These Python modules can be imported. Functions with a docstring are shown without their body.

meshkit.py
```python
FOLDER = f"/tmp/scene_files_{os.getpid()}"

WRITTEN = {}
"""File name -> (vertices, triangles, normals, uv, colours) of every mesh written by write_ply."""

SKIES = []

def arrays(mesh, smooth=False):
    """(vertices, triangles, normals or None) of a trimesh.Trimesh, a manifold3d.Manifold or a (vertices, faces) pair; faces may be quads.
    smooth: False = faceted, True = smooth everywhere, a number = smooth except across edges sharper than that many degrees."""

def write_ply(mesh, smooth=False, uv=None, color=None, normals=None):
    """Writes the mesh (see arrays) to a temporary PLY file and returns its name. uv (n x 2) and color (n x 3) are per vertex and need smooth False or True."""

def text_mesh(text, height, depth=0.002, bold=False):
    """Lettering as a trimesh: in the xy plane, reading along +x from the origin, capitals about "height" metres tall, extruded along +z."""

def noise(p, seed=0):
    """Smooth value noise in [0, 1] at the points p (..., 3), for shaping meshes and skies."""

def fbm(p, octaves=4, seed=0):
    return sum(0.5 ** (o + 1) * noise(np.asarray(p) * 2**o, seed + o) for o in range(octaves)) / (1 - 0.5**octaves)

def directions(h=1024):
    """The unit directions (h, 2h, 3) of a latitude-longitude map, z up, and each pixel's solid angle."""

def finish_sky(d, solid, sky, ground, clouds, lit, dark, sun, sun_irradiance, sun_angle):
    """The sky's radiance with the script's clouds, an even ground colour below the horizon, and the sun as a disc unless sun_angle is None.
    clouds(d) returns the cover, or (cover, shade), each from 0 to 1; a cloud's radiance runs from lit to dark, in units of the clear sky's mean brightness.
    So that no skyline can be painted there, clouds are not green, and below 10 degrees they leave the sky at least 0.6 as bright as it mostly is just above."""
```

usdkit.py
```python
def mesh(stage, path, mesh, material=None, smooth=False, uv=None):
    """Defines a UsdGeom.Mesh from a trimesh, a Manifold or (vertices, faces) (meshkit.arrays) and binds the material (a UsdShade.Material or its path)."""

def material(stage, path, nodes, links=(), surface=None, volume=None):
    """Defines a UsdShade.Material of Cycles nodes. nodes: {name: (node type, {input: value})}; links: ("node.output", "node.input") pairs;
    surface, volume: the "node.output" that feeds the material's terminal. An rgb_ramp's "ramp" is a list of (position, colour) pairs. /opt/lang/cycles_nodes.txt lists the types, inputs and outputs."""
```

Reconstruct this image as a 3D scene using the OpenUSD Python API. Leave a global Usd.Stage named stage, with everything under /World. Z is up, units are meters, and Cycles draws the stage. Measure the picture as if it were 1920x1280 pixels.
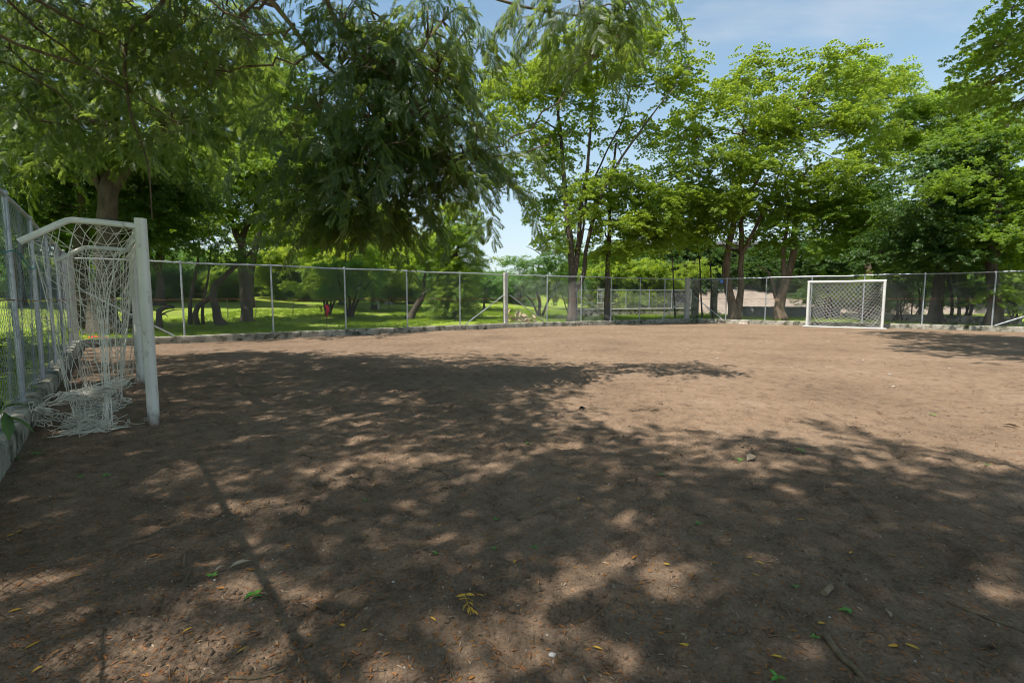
import math, random
import numpy as np, trimesh, shapely, usdkit, meshkit
from shapely.geometry import Polygon, Point
from scipy.spatial import cKDTree
from pxr import Usd, UsdGeom, UsdLux, UsdShade, Sdf, Gf, Vt

# ------------------------------------------------------------------ camera, sky, sun
stage = Usd.Stage.CreateInMemory()
UsdGeom.SetStageUpAxis(stage, 'Z')
UsdGeom.Xform.Define(stage, '/World')
CAM_H, F, PITCH = 1.25, 900.0, math.atan(80 / 900)
cam = UsdGeom.Camera.Define(stage, '/World/camera')
cam.CreateHorizontalApertureAttr(36.0); cam.CreateVerticalApertureAttr(24.0)
cam.CreateFocalLengthAttr(36.0 * F / 1920)
cam.AddTranslateOp().Set((0, 0, CAM_H))
cam.AddRotateXOp().Set(90 - math.degrees(PITCH))
cam.CreateClippingRangeAttr((0.05, 2000.0))
cam.CreateFStopAttr(0.0)
EXPOSURE = 2.06
cam.CreateExposureAttr(EXPOSURE)

SUN_EL, SUN_DIR = math.radians(62), np.array([-0.77, -0.64])
SUN_DIR = SUN_DIR / np.linalg.norm(SUN_DIR)
SUN_ROT = math.atan2(SUN_DIR[0], SUN_DIR[1])
sun_vec = np.array([SUN_DIR[0] * math.cos(SUN_EL), SUN_DIR[1] * math.cos(SUN_EL), math.sin(SUN_EL)])
sky_look = usdkit.material(stage, '/World/Looks/sky_air', {
    'tc': ('texture_coordinate', {}),
    'sky': ('sky_texture', {'sky_type': 'single_scattering', 'sun_disc': False, 'sun_elevation': SUN_EL, 'sun_rotation': SUN_ROT,
                            'altitude': 100.0, 'air_density': 1.0, 'aerosol_density': 0.7, 'ozone_density': 1.0}),
    'sep': ('separate_xyz', {}),
    'zz': ('math', {'math_type': 'add', 'value2': 0.22}),
    'dx': ('math', {'math_type': 'divide'}), 'dy': ('math', {'math_type': 'divide'}),
    'cmb': ('combine_xyz', {'z': 0.0}),
    'map': ('mapping', {'scale': (0.8, 2.0, 1.0), 'rotation': (0, 0, 0.5), 'location': (3.1, 1.2, 0)}),
    'n': ('noise_texture', {'scale': 1.3, 'detail': 7.0, 'roughness': 0.55, 'distortion': 0.3}),
    'r': ('rgb_ramp', {'ramp': [(0.42, (0.04,) * 3), (0.58, (0.20,) * 3), (0.72, (0.58,) * 3)]}),
    'low': ('map_range', {'from_min': 0.0, 'from_max': 0.45, 'to_min': 0.85, 'to_max': 0.0, 'clamp': True}),
    'mx': ('math', {'math_type': 'maximum'}),
    'tint': ('mix_color', {'blend_type': 'multiply', 'fac': 1.0, 'b': (0.98, 1.10, 0.98), 'use_clamp': False}),
    'cm': ('mix_color', {'b': (3.5, 3.75, 4.05)}),
    'bg': ('background_shader', {'strength': 0.050}),
}, [('tc.generated', 'sep.vector'), ('sep.z', 'zz.value1'), ('sep.x', 'dx.value1'), ('zz.value', 'dx.value2'), ('sep.y', 'dy.value1'), ('zz.value', 'dy.value2'),
    ('dx.value', 'cmb.x'), ('dy.value', 'cmb.y'), ('cmb.vector', 'map.vector'), ('map.vector', 'n.vector'), ('n.fac', 'r.fac'),
    ('sep.z', 'low.value'), ('r.color', 'mx.value1'), ('low.result', 'mx.value2'), ('mx.value', 'cm.fac'), ('sky.color', 'tint.a'), ('tint.result', 'cm.a'), ('cm.result', 'bg.color')], surface='bg.background')
dome = UsdLux.DomeLight.Define(stage, '/World/sky')
UsdShade.MaterialBindingAPI.Apply(dome.GetPrim()).Bind(sky_look)
dome.GetPrim().SetCustomDataByKey('kind', 'structure')
sun = UsdLux.DistantLight.Define(stage, '/World/sun')
sun.CreateIntensityAttr(0.50); sun.CreateAngleAttr(0.5); sun.CreateColorAttr((1.0, 0.965, 0.91))
sun.GetPrim().CreateAttribute('inputs:normalize', Sdf.ValueTypeNames.Bool).Set(True)
zax = sun_vec; xax = np.cross([0, 1, 0], zax); xax /= np.linalg.norm(xax); yax = np.cross(zax, xax)
sun.AddTransformOp().Set(Gf.Matrix4d(*xax, 0, *yax, 0, *zax, 0, 0, 0, 0, 1))

# ------------------------------------------------------------------ helpers
rng = np.random.default_rng(7)
_c, _s = math.cos(PITCH), math.sin(PITCH)

def at(px, py, y):
    """The point of the world at depth y (metres ahead) seen at the photograph's pixel."""
    u, v = (px - 960) / F, (640 - py) / F
    d = np.array([u, _c + v * _s, -_s + v * _c])
    return d * (y / d[1]) + np.array([0, 0, CAM_H])

def on_ground(px, py, z=0.0):
    u, v = (px - 960) / F, (640 - py) / F
    d = np.array([u, _c + v * _s, -_s + v * _c])
    return d * ((z - CAM_H) / d[2]) + np.array([0, 0, CAM_H])

def on_line(px, A, B):
    """Point of the ground line A-B in the pixel column px."""
    k = (px - 960) / F / 1.0
    # x = k * zc, zc = y*c + CAM_H*s (ground level)
    A, B = np.asarray(A, float), np.asarray(B, float)
    d = B - A
    t = (k * (A[1] * _c + 0.6 * _s) - A[0]) / (d[0] - k * d[1] * _c)
    return A + d * t

_taken = {}
def numbered(parent, name):
    k = (parent, name)
    n = _taken.get(k, 0); _taken[k] = n + 1
    return f'{parent}/{name}' if n == 0 else f'{parent}/{name}_{n:03d}'

def tag(prim, label=None, cat=None, group=None, kind=None):
    p = prim.GetPrim() if hasattr(prim, 'GetPrim') else prim
    for k, v in (('label', label), ('category', cat), ('group', group), ('kind', kind)):
        if v: p.SetCustomDataByKey(k, v)
    return p

def thing(name, label, cat, loc=(0, 0, 0), group=None, kind=None):
    x = UsdGeom.Xform.Define(stage, numbered('/World', name))
    x.AddTranslateOp().Set(tuple(map(float, loc)))
    tag(x, label, cat, group, kind)
    return x

class Local:
    """meshes given in world coordinates are stored relative to their thing's base"""
def obj(name, mesh, mat, parent=None, loc=(0, 0, 0), smooth=False, kind=None, label=None):
    base = '/World' if parent is None else str(parent.GetPath())
    if isinstance(mesh, trimesh.Trimesh):
        v, f = np.array(mesh.vertices), np.array(mesh.faces)
    else:
        v, f = np.asarray(mesh[0], float), np.asarray(mesh[1], int)
    v = v - np.asarray(loc, float)
    m = usdkit.mesh(stage, numbered(base, name), (v, f), mat, smooth=smooth)
    tag(m, label, None, None, kind)
    return m

def join(parts):
    vs, fs, n = [], [], 0
    for v, f in parts:
        v, f = np.asarray(v, float), np.asarray(f, int)
        if f.shape[1] == 4: f = np.vstack([f[:, [0, 1, 2]], f[:, [0, 2, 3]]])
        vs.append(v); fs.append(f + n); n += len(v)
    return np.vstack(vs), np.vstack(fs)

def tube(pts, rad, sides=8, cap=True, rough=0.0, seed=0, flare=None):
    """A swept round bar along the points; rad: one radius or one per point; rough: relief of the surface."""
    pts = np.asarray(pts, float); n = len(pts)
    rad = np.full(n, rad, float) if np.ndim(rad) == 0 else np.asarray(rad, float)
    t = np.gradient(pts, axis=0); t /= np.maximum(np.linalg.norm(t, axis=1, keepdims=True), 1e-9)
    a = np.array([0, 0, 1.0]) if abs(t[0][2]) < 0.9 else np.array([1.0, 0, 0])
    us = []
    u = np.cross(t[0], a); u /= np.linalg.norm(u)
    for i in range(n):
        u = u - t[i] * (u @ t[i]); u /= max(np.linalg.norm(u), 1e-9); us.append(u)
    us = np.array(us); ws = np.cross(t, us)
    ang = np.linspace(0, 2 * np.pi, sides, endpoint=False)
    r = rad[:, None] * np.ones(sides)
    v = pts[:, None] + r[..., None] * (np.cos(ang)[None, :, None] * us[:, None] + np.sin(ang)[None, :, None] * ws[:, None])
    if rough:
        q = v.reshape(-1, 3)
        nn = meshkit.fbm(q * np.array([7, 7, 2.2]) + seed * 3.1, 3, seed) - 0.5
        dirs = (v - pts[:, None]).reshape(-1, 3)
        v = (q + dirs * (nn * rough * 2)[:, None]).reshape(n, sides, 3)
    v = v.reshape(-1, 3)
    i = np.arange(n - 1)[:, None] * sides; j = np.arange(sides)[None]; k = (j + 1) % sides
    f = np.stack([i + j, i + k, i + sides + k, i + sides + j], -1).reshape(-1, 4)
    f = np.vstack([f[:, [0, 1, 2]], f[:, [0, 2, 3]]])
    if cap:
        v = np.vstack([v, pts[:1], pts[-1:]])
        c0, c1 = len(v) - 2, len(v) - 1
        j = np.arange(sides); k = (j + 1) % sides; o = (n - 1) * sides
        f = np.vstack([f, np.stack([np.full(sides, c0), k, j], 1), np.stack([np.full(sides, c1), o + j, o + k], 1)])
    return v, f

def tubes(P, Q, r, sides=3):
    """Many straight bars P[i]-Q[i] at once (wires, net strands)."""
    P, Q = np.asarray(P, float), np.asarray(Q, float); n = len(P)
    t = Q - P; t /= np.maximum(np.linalg.norm(t, axis=1, keepdims=True), 1e-9)
    a = np.where(np.abs(t[:, 2:3]) < 0.9, np.array([[0, 0, 1.0]]), np.array([[1.0, 0, 0]]))
    u = np.cross(t, a); u /= np.linalg.norm(u, axis=1, keepdims=True); w = np.cross(t, u)
    r = np.broadcast_to(np.asarray(r, float), (n,))
    ang = np.linspace(0, 2 * np.pi, sides, endpoint=False)
    off = (u[:, None] * np.cos(ang)[None, :, None] + w[:, None] * np.sin(ang)[None, :, None]) * r[:, None, None]
    v = np.concatenate([P[:, None] + off, Q[:, None] + off], 1).reshape(-1, 3)
    j = np.arange(sides); k = (j + 1) % sides
    f = np.vstack([np.stack([j, k, sides + k], 1), np.stack([j, sides + k, sides + j], 1)])
    f = (np.arange(n)[:, None, None] * 2 * sides + f[None]).reshape(-1, 3)
    return v, f

def bezier(a, b, c, n):
    t = np.linspace(0, 1, n)[:, None]
    return (1 - t) ** 2 * a + 2 * t * (1 - t) * b + t * t * c

def resample(P, n):
    P = np.asarray(P, float)
    s = np.r_[0, np.cumsum(np.linalg.norm(np.diff(P, axis=0), axis=1))]
    from scipy.interpolate import PchipInterpolator
    return PchipInterpolator(s, P, axis=0)(np.linspace(0, s[-1], n))

def box(size, centre, bevel=0.0):
    if bevel:
        import manifold3d as m3
        s = [max(x - 2 * bevel, 1e-4) for x in size]
        sph = m3.Manifold.sphere(bevel, 8)
        pts = [sph.translate([dx * s[0] / 2, dy * s[1] / 2, dz * s[2] / 2]) for dx in (-1, 1) for dy in (-1, 1) for dz in (-1, 1)]
        m = m3.Manifold.batch_hull(pts).to_mesh()
        return m.vert_properties[:, :3] + np.asarray(centre, float), m.tri_verts
    b = trimesh.creation.box(size)
    return b.vertices + np.asarray(centre, float), b.faces

def rot_z(v, a, about=(0, 0, 0)):
    c, s = math.cos(a), math.sin(a); o = np.asarray(about, float)
    R = np.array([[c, -s, 0], [s, c, 0], [0, 0, 1]])
    return (np.asarray(v) - o) @ R.T + o

def quats(forward, up_hint, roll):
    """Rotations (w, x, y, z) taking +x to forward and +z near up_hint, then rolled about forward."""
    f = forward / np.linalg.norm(forward, axis=1, keepdims=True)
    y = np.cross(up_hint, f); y /= np.maximum(np.linalg.norm(y, axis=1, keepdims=True), 1e-6)
    z = np.cross(f, y)
    c, s = np.cos(roll)[:, None], np.sin(roll)[:, None]
    y, z = y * c + z * s, z * c - y * s
    R = np.stack([f, y, z], 2)
    from scipy.spatial.transform import Rotation
    q = Rotation.from_matrix(R).as_quat()
    return q[:, [3, 0, 1, 2]]

def scatter(parent_path, name, protos, pos, quat, scale, idx, kind=None, label=None, cat=None):
    """Many small copies (leaf sprays, grass tufts) as one PointInstancer; protos: list of (name, mesh, material)."""
    path = numbered(parent_path, name)
    pi = UsdGeom.PointInstancer.Define(stage, path)
    rel = pi.CreatePrototypesRel()
    for nm, mesh, mat in protos:
        pth = numbered(path, nm)
        usdkit.mesh(stage, pth, mesh, mat)
        rel.AddTarget(pth)
    pi.CreateProtoIndicesAttr(Vt.IntArray.FromNumpy(np.asarray(idx, np.int32)))
    pi.CreatePositionsAttr(Vt.Vec3fArray.FromNumpy(np.asarray(pos, np.float32)))
    sc = np.asarray(scale, np.float32)
    if sc.ndim == 1: sc = np.repeat(sc[:, None], 3, 1)
    pi.CreateScalesAttr(Vt.Vec3fArray.FromNumpy(np.ascontiguousarray(sc)))
    pi.CreateOrientationsAttr(Vt.QuathArray([Gf.Quath(float(q[0]), float(q[1]), float(q[2]), float(q[3])) for q in quat]))
    tag(pi, label, cat, None, kind)
    return pi

# ------------------------------------------------------------------ materials
def look(name, c1, c2, scale=4.0, rough=0.8, c3=None, scale3=18.0, at3=(0.55, 0.72), bump=0.0, bump_scale=40.0, metal=0.0, spec=0.3, stretch=(1, 1, 1), bump_dist=0.02, soil=0.0):
    """Two mixed tones, an optional third in patches, fine relief."""
    nodes = {'g': ('texture_coordinate', {}), 'm': ('mapping', {'scale': stretch}),
             'n': ('noise_texture', {'scale': scale, 'detail': 6.0, 'roughness': 0.62}),
             'r': ('rgb_ramp', {'ramp': [(0.34, c1), (0.66, c2)]}),
             'p': ('principled_bsdf', {'roughness': rough, 'metallic': metal, 'specular_ior_level': spec})}
    links = [('g.object', 'm.vector'), ('m.vector', 'n.vector'), ('n.fac', 'r.fac')]
    out = 'r.color'
    if c3 is not None:
        nodes |= {'n3': ('noise_texture', {'scale': scale3, 'detail': 7.0, 'roughness': 0.7}),
                  'k3': ('map_range', {'from_min': at3[0], 'from_max': at3[1], 'clamp': True}),
                  'mx': ('mix_color', {'b': c3})}
        links += [('m.vector', 'n3.vector'), ('n3.fac', 'k3.value'), ('k3.result', 'mx.fac'), (out, 'mx.a')]
        out = 'mx.result'
    if soil:                                       # splashed with dirt and rust near the ground
        nodes |= {'sz': ('separate_xyz', {}), 'sn': ('math', {'math_type': 'multiply_add', 'value2': 0.5, 'value3': -0.25}), 'sa': ('math', {'math_type': 'add'}), 'sk': ('map_range', {'from_min': soil, 'from_max': 0.0, 'clamp': True}), 'sm': ('mix_color', {'b': (0.14, 0.085, 0.055)})}
        links += [('g.object', 'sz.vector'), ('n3.fac', 'sn.value1'), ('sz.z', 'sa.value1'), ('sn.value', 'sa.value2'), ('sa.value', 'sk.value'), ('sk.result', 'sm.fac'), (out, 'sm.a')]
        out = 'sm.result'
    links.append((out, 'p.base_color'))
    if bump:
        nodes |= {'nb': ('noise_texture', {'scale': bump_scale, 'detail': 5.0, 'roughness': 0.6}), 'b': ('bump', {'strength': bump, 'distance': bump_dist})}
        links += [('m.vector', 'nb.vector'), ('nb.fac', 'b.height'), ('b.normal', 'p.normal')]
    return usdkit.material(stage, '/World/Looks/' + name, nodes, links, surface='p.BSDF')

def leaf_look(name, c1, c2, through, trans=0.38, rough=0.42, scale=0.9, spec=0.4):
    """Leaves: two greens mixed from clump to clump and leaf to leaf, and light coming through the blade."""
    return usdkit.material(stage, '/World/Looks/' + name, {
        'g': ('geometry', {}), 'n': ('noise_texture', {'scale': scale, 'detail': 3.0}), 'i': ('math', {'math_type': 'multiply_add', 'value2': 0.8, 'value3': -0.4}),
        'a': ('math', {'math_type': 'add'}), 'r': ('rgb_ramp', {'ramp': [(0.25, c1), (0.75, c2)]}),
        'p': ('principled_bsdf', {'roughness': rough, 'specular_ior_level': spec}), 't': ('translucent_bsdf', {'color': through}),
        'mix': ('mix_closure', {'fac': trans})},
        [('g.position', 'n.vector'), ('g.random_per_island', 'i.value1'), ('n.fac', 'a.value1'), ('i.value', 'a.value2'), ('a.value', 'r.fac'), ('r.color', 'p.base_color'),
         ('p.BSDF', 'mix.closure1'), ('t.BSDF', 'mix.closure2')], surface='mix.closure')

M = {
    'concrete': look('weathered_concrete', (0.22, 0.20, 0.16), (0.42, 0.385, 0.31), 2.6, 0.9, (0.055, 0.058, 0.032), 3.8, (0.47, 0.62), 0.5, 60),
    'concrete_post': look('pale_concrete', (0.36, 0.335, 0.30), (0.50, 0.475, 0.43), 5, 0.9, (0.2, 0.18, 0.15), 4.0, (0.55, 0.75), 0.4, 70),
    'zinc': look('galvanised_steel', (0.34, 0.35, 0.37), (0.50, 0.51, 0.53), 9, 0.45, metal=0.55, spec=0.5),
    'wire': look('fence_wire', (0.20, 0.205, 0.21), (0.30, 0.305, 0.31), 3, 0.5, metal=0.4, spec=0.5),
    'rust': look('rusty_wire', (0.16, 0.055, 0.025), (0.28, 0.11, 0.05), 9, 0.8),
    'white_paint': look('worn_white_paint', (0.54, 0.51, 0.44), (0.66, 0.63, 0.55), 3, 0.7, (0.25, 0.19, 0.13), 14, (0.56, 0.72), 0.25, 50, stretch=(1, 1, 0.5), soil=0.16),
    'white_paint_far': look('white_goal_paint', (0.50, 0.485, 0.445), (0.62, 0.60, 0.55), 3, 0.6, (0.35, 0.3, 0.24), 9, (0.62, 0.78)),
    'rope': look('old_net_cord', (0.46, 0.42, 0.33), (0.62, 0.58, 0.48), 8, 0.9),
    'rope_far': look('white_net_cord', (0.50, 0.48, 0.45), (0.62, 0.60, 0.56), 8, 0.9),
    'teal': look('teal_cord', (0.01, 0.20, 0.19), (0.02, 0.30, 0.28), 12, 0.6),
    'bark_grey': look('grey_bark', (0.07, 0.055, 0.041), (0.13, 0.105, 0.08), 5, 0.95, (0.06, 0.05, 0.036), 9, (0.5, 0.7), 0.9, 26, stretch=(1, 1, 0.35)),
    'bark_dark': look('dark_bark', (0.045, 0.036, 0.028), (0.095, 0.075, 0.055), 6, 0.95, (0.14, 0.11, 0.085), 10, (0.58, 0.75), 0.9, 26, stretch=(1, 1, 0.35)),
    'bark_brown': look('brown_bark', (0.10, 0.065, 0.042), (0.19, 0.135, 0.09), 6, 0.95, (0.055, 0.04, 0.028), 10, (0.5, 0.7), 0.9, 26, stretch=(1, 1, 0.35)),
    'twig': look('dry_twig', (0.09, 0.062, 0.036), (0.20, 0.145, 0.085), 20, 0.9),
    'pale_wood': look('cut_wood', (0.17, 0.12, 0.07), (0.27, 0.20, 0.12), 20, 0.9),
    'dead_leaf': look('dry_leaf', (0.26, 0.18, 0.11), (0.40, 0.31, 0.21), 20, 0.8),
    'yellow_leaf': look('yellow_leaflet', (0.42, 0.22, 0.02), (0.56, 0.34, 0.04), 30, 0.6),
    'orange_leaf': look('orange_leaflet', (0.26, 0.10, 0.02), (0.38, 0.17, 0.03), 30, 0.6),
    'fresh_leaf': look('seedling_green', (0.06, 0.20, 0.02), (0.12, 0.30, 0.04), 30, 0.5),
    'pebble': look('pale_pebble', (0.36, 0.33, 0.29), (0.50, 0.47, 0.42), 20, 0.8),
    'red': look('red_plastic', (0.55, 0.02, 0.03), (0.65, 0.03, 0.05), 6, 0.4),
    'grey_wall': look('grey_block_wall', (0.13, 0.135, 0.14), (0.20, 0.205, 0.21), 1.2, 0.9, (0.09, 0.09, 0.09), 2, (0.55, 0.75)),
    'roof_dark': look('dark_roof_sheet', (0.045, 0.04, 0.037), (0.08, 0.072, 0.066), 1.0, 0.7),
    'blue': look('blue_paint', (0.02, 0.07, 0.22), (0.03, 0.10, 0.30), 4, 0.5),
    'bank': look('gravel_bank', (0.21, 0.165, 0.13), (0.31, 0.25, 0.20), 0.5, 0.95, (0.12, 0.10, 0.08), 3.0, (0.54, 0.7), 0.8, 9, bump_dist=0.08),
    'pink': look('pale_debris', (0.55, 0.40, 0.34), (0.66, 0.52, 0.45), 12, 0.8),
    'black': look('blackened_shell', (0.015, 0.013, 0.012), (0.035, 0.03, 0.026), 12, 0.7),
}
# dirt: volcanic sand with dry litter, darker clods, pale grit
M['dirt'] = usdkit.material(stage, '/World/Looks/sandy_dirt', {
    'g': ('geometry', {}),
    'n1': ('noise_texture', {'scale': 0.55, 'detail': 5.0, 'roughness': 0.6}), 'r1': ('rgb_ramp', {'ramp': [(0.28, (0.153, 0.103, 0.066)), (0.5, (0.209, 0.142, 0.092)), (0.62, (0.226, 0.155, 0.102)), (0.74, (0.276, 0.200, 0.140))]}),
    'n2': ('noise_texture', {'scale': 6.0, 'detail': 8.0, 'roughness': 0.7}), 'r2': ('rgb_ramp', {'ramp': [(0.30, (0.52,) * 3), (0.50, (1.0,) * 3), (0.75, (1.16,) * 3)]}),
    'm2': ('mix_color', {'blend_type': 'multiply', 'fac': 1.0, 'use_clamp': False}),
    'n3': ('noise_texture', {'scale': 70.0, 'detail': 6.0, 'roughness': 0.8}), 'r3': ('rgb_ramp', {'ramp': [(0.30, (0.42,) * 3), (0.48, (0.95,) * 3), (0.56, (1.05,) * 3), (0.72, (1.6,) * 3)]}),
    'm3': ('mix_color', {'blend_type': 'multiply', 'fac': 1.0, 'use_clamp': False}),
    # reddish litter under the feathery tree
    'v': ('voronoi_texture', {'scale': 70.0, 'randomness': 1.0}), 'vs': ('separate_color', {}), 'vk': ('map_range', {'from_min': 0.80, 'from_max': 0.86, 'clamp': True}),
    'vd': ('map_range', {'from_min': 0.42, 'from_max': 0.30, 'clamp': True}),
    'sx': ('separate_xyz', {}), 'side': ('map_range', {'from_min': 4.5, 'from_max': -2.5, 'to_min': 0.15, 'to_max': 0.95, 'clamp': True}),
    'nl': ('noise_texture', {'scale': 1.6, 'detail': 4.0}), 'kl': ('map_range', {'from_min': 0.38, 'from_max': 0.62, 'clamp': True}),
    'a1': ('math', {'math_type': 'multiply'}), 'a2': ('math', {'math_type': 'multiply'}), 'a3': ('math', {'math_type': 'multiply'}),
    'vc': ('rgb_ramp', {'ramp': [(0.0, (0.20, 0.075, 0.03)), (0.5, (0.30, 0.14, 0.05)), (1.0, (0.36, 0.24, 0.12))]}),
    'm4': ('mix_color', {}),
    # pale grit
    'w': ('voronoi_texture', {'scale': 38.0}), 'ws': ('separate_color', {}), 'wk': ('map_range', {'from_min': 0.955, 'from_max': 0.965, 'clamp': True}),
    'wd': ('map_range', {'from_min': 0.20, 'from_max': 0.14, 'clamp': True}), 'wa': ('math', {'math_type': 'multiply'}),
    'm5': ('mix_color', {'b': (0.40, 0.36, 0.31)}),
    'nb': ('noise_texture', {'scale': 55.0, 'detail': 8.0, 'roughness': 0.72}), 'b': ('bump', {'strength': 0.85, 'distance': 0.014}),
    'nd': ('noise_texture', {'scale': 11.0, 'detail': 5.0, 'roughness': 0.62}), 'b2': ('bump', {'strength': 0.9, 'distance': 0.055}),
    'p': ('principled_bsdf', {'roughness': 0.95, 'specular_ior_level': 0.12, 'diffuse_roughness': 0.6})},
    [('g.position', f'{k}.vector') for k in ('n1', 'n2', 'n3', 'v', 'w', 'nl', 'nb', 'nd', 'sx')] +
    [('n1.fac', 'r1.fac'), ('n2.fac', 'r2.fac'), ('r1.color', 'm2.a'), ('r2.color', 'm2.b'), ('n3.fac', 'r3.fac'), ('m2.result', 'm3.a'), ('r3.color', 'm3.b'),
     ('v.color', 'vs.color'), ('vs.r', 'vk.value'), ('v.distance', 'vd.value'), ('sx.x', 'side.value'), ('nl.fac', 'kl.value'),
     ('vk.result', 'a1.value1'), ('vd.result', 'a1.value2'), ('a1.value', 'a2.value1'), ('side.result', 'a2.value2'), ('a2.value', 'a3.value1'), ('kl.result', 'a3.value2'),
     ('vs.g', 'vc.fac'), ('m3.result', 'm4.a'), ('vc.color', 'm4.b'), ('a3.value', 'm4.fac'),
     ('w.color', 'ws.color'), ('ws.r', 'wk.value'), ('w.distance', 'wd.value'), ('wk.result', 'wa.value1'), ('wd.result', 'wa.value2'), ('m4.result', 'm5.a'), ('wa.value', 'm5.fac'),
     ('m5.result', 'p.base_color'), ('nd.fac', 'b2.height'), ('b2.normal', 'b.normal'), ('nb.fac', 'b.height'), ('b.normal', 'p.normal')], surface='p.BSDF')
M['lawn'] = look('lawn_soil', (0.14, 0.20, 0.014), (0.215, 0.275, 0.02), 0.5, 0.95, (0.19, 0.17, 0.06), 0.9, (0.50, 0.72), 0.8, 14)
M['grass'] = leaf_look('grass_blade', (0.13, 0.20, 0.012), (0.22, 0.29, 0.018), (0.36, 0.48, 0.02), 0.4, 0.5, 0.7)

# ------------------------------------------------------------------ court outline, ground
C0 = np.array([1.65, -3.0]); C1 = np.array([-11.0, 12.2]); C2 = np.array([-0.2, 20.6]); C3 = np.array([9.4, 25.6])
C4 = np.array([9.4, 25.6]) + 21.0 * np.array([0.790, -0.613])
KERB_T, KERB_H, FENCE_H = 0.20, 0.20, 2.29
court = Polygon([C1, C2, C3, C4, (26, -14), (C0 + (C0 - C1) * 0.6)])
court_out = court.buffer(KERB_T, join_style=2)

def terrain(x, y):
    """Height of the park ground: level with the kerb beside the court, gently rising far away."""
    x, y = np.asarray(x, float), np.asarray(y, float)
    d = shapely.distance(shapely.points(x, y), court_out)
    far = np.clip((d - 14) / 60, 0, 1)
    n = meshkit.fbm(np.stack([x * 0.25, y * 0.25, x * 0], -1), 3, 5) - 0.5
    left = np.clip((5 - x) / 8, 0, 1); left = left * left * (3 - 2 * left)
    rise = np.clip((d - 6) / 32, 0, 1)
    h = 0.15 + (left * 1.75 * rise ** 1.2 + (1 - left) * 2.0 * far ** 1.15) * (y > -5) + 0.16 * n * np.clip(d / 3, 0, 1)
    return h

def graded(lo, hi, a, b, fine, coarse):
    """Coordinates from lo to hi, spaced fine between a and b and growing to coarse outside."""
    out = [np.arange(a, b, fine)]
    x, s, left = a, fine, []
    while x > lo: s = min(s * 1.08, coarse); x -= s; left.append(x)
    x, s, right = b, fine, []
    while x < hi: s = min(s * 1.06, coarse); x += s; right.append(x)
    return np.r_[left[::-1], out[0], right]

def dirt_height(x, y):
    p = np.stack([x, y, np.zeros_like(x)], -1)
    h = 0.030 * (meshkit.fbm(p * 0.7, 2, 1) - 0.5)
    big = meshkit.noise(p * 3.1, 11)
    h += 0.016 * (np.abs(meshkit.noise(p * 4.3, 3) - 0.5) * 2 - 0.5)
    h += 0.024 * (meshkit.fbm(p * 9.0, 3, 21) - 0.5)
    near = np.clip((9 - np.hypot(x, y)) / 4, 0, 1)
    clod = np.clip(meshkit.fbm(p * 26.0, 3, 31) - 0.52, 0, 1)
    h += near * 0.085 * clod * np.clip((big - 0.5) * 5, 0, 1)
    return h

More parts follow.
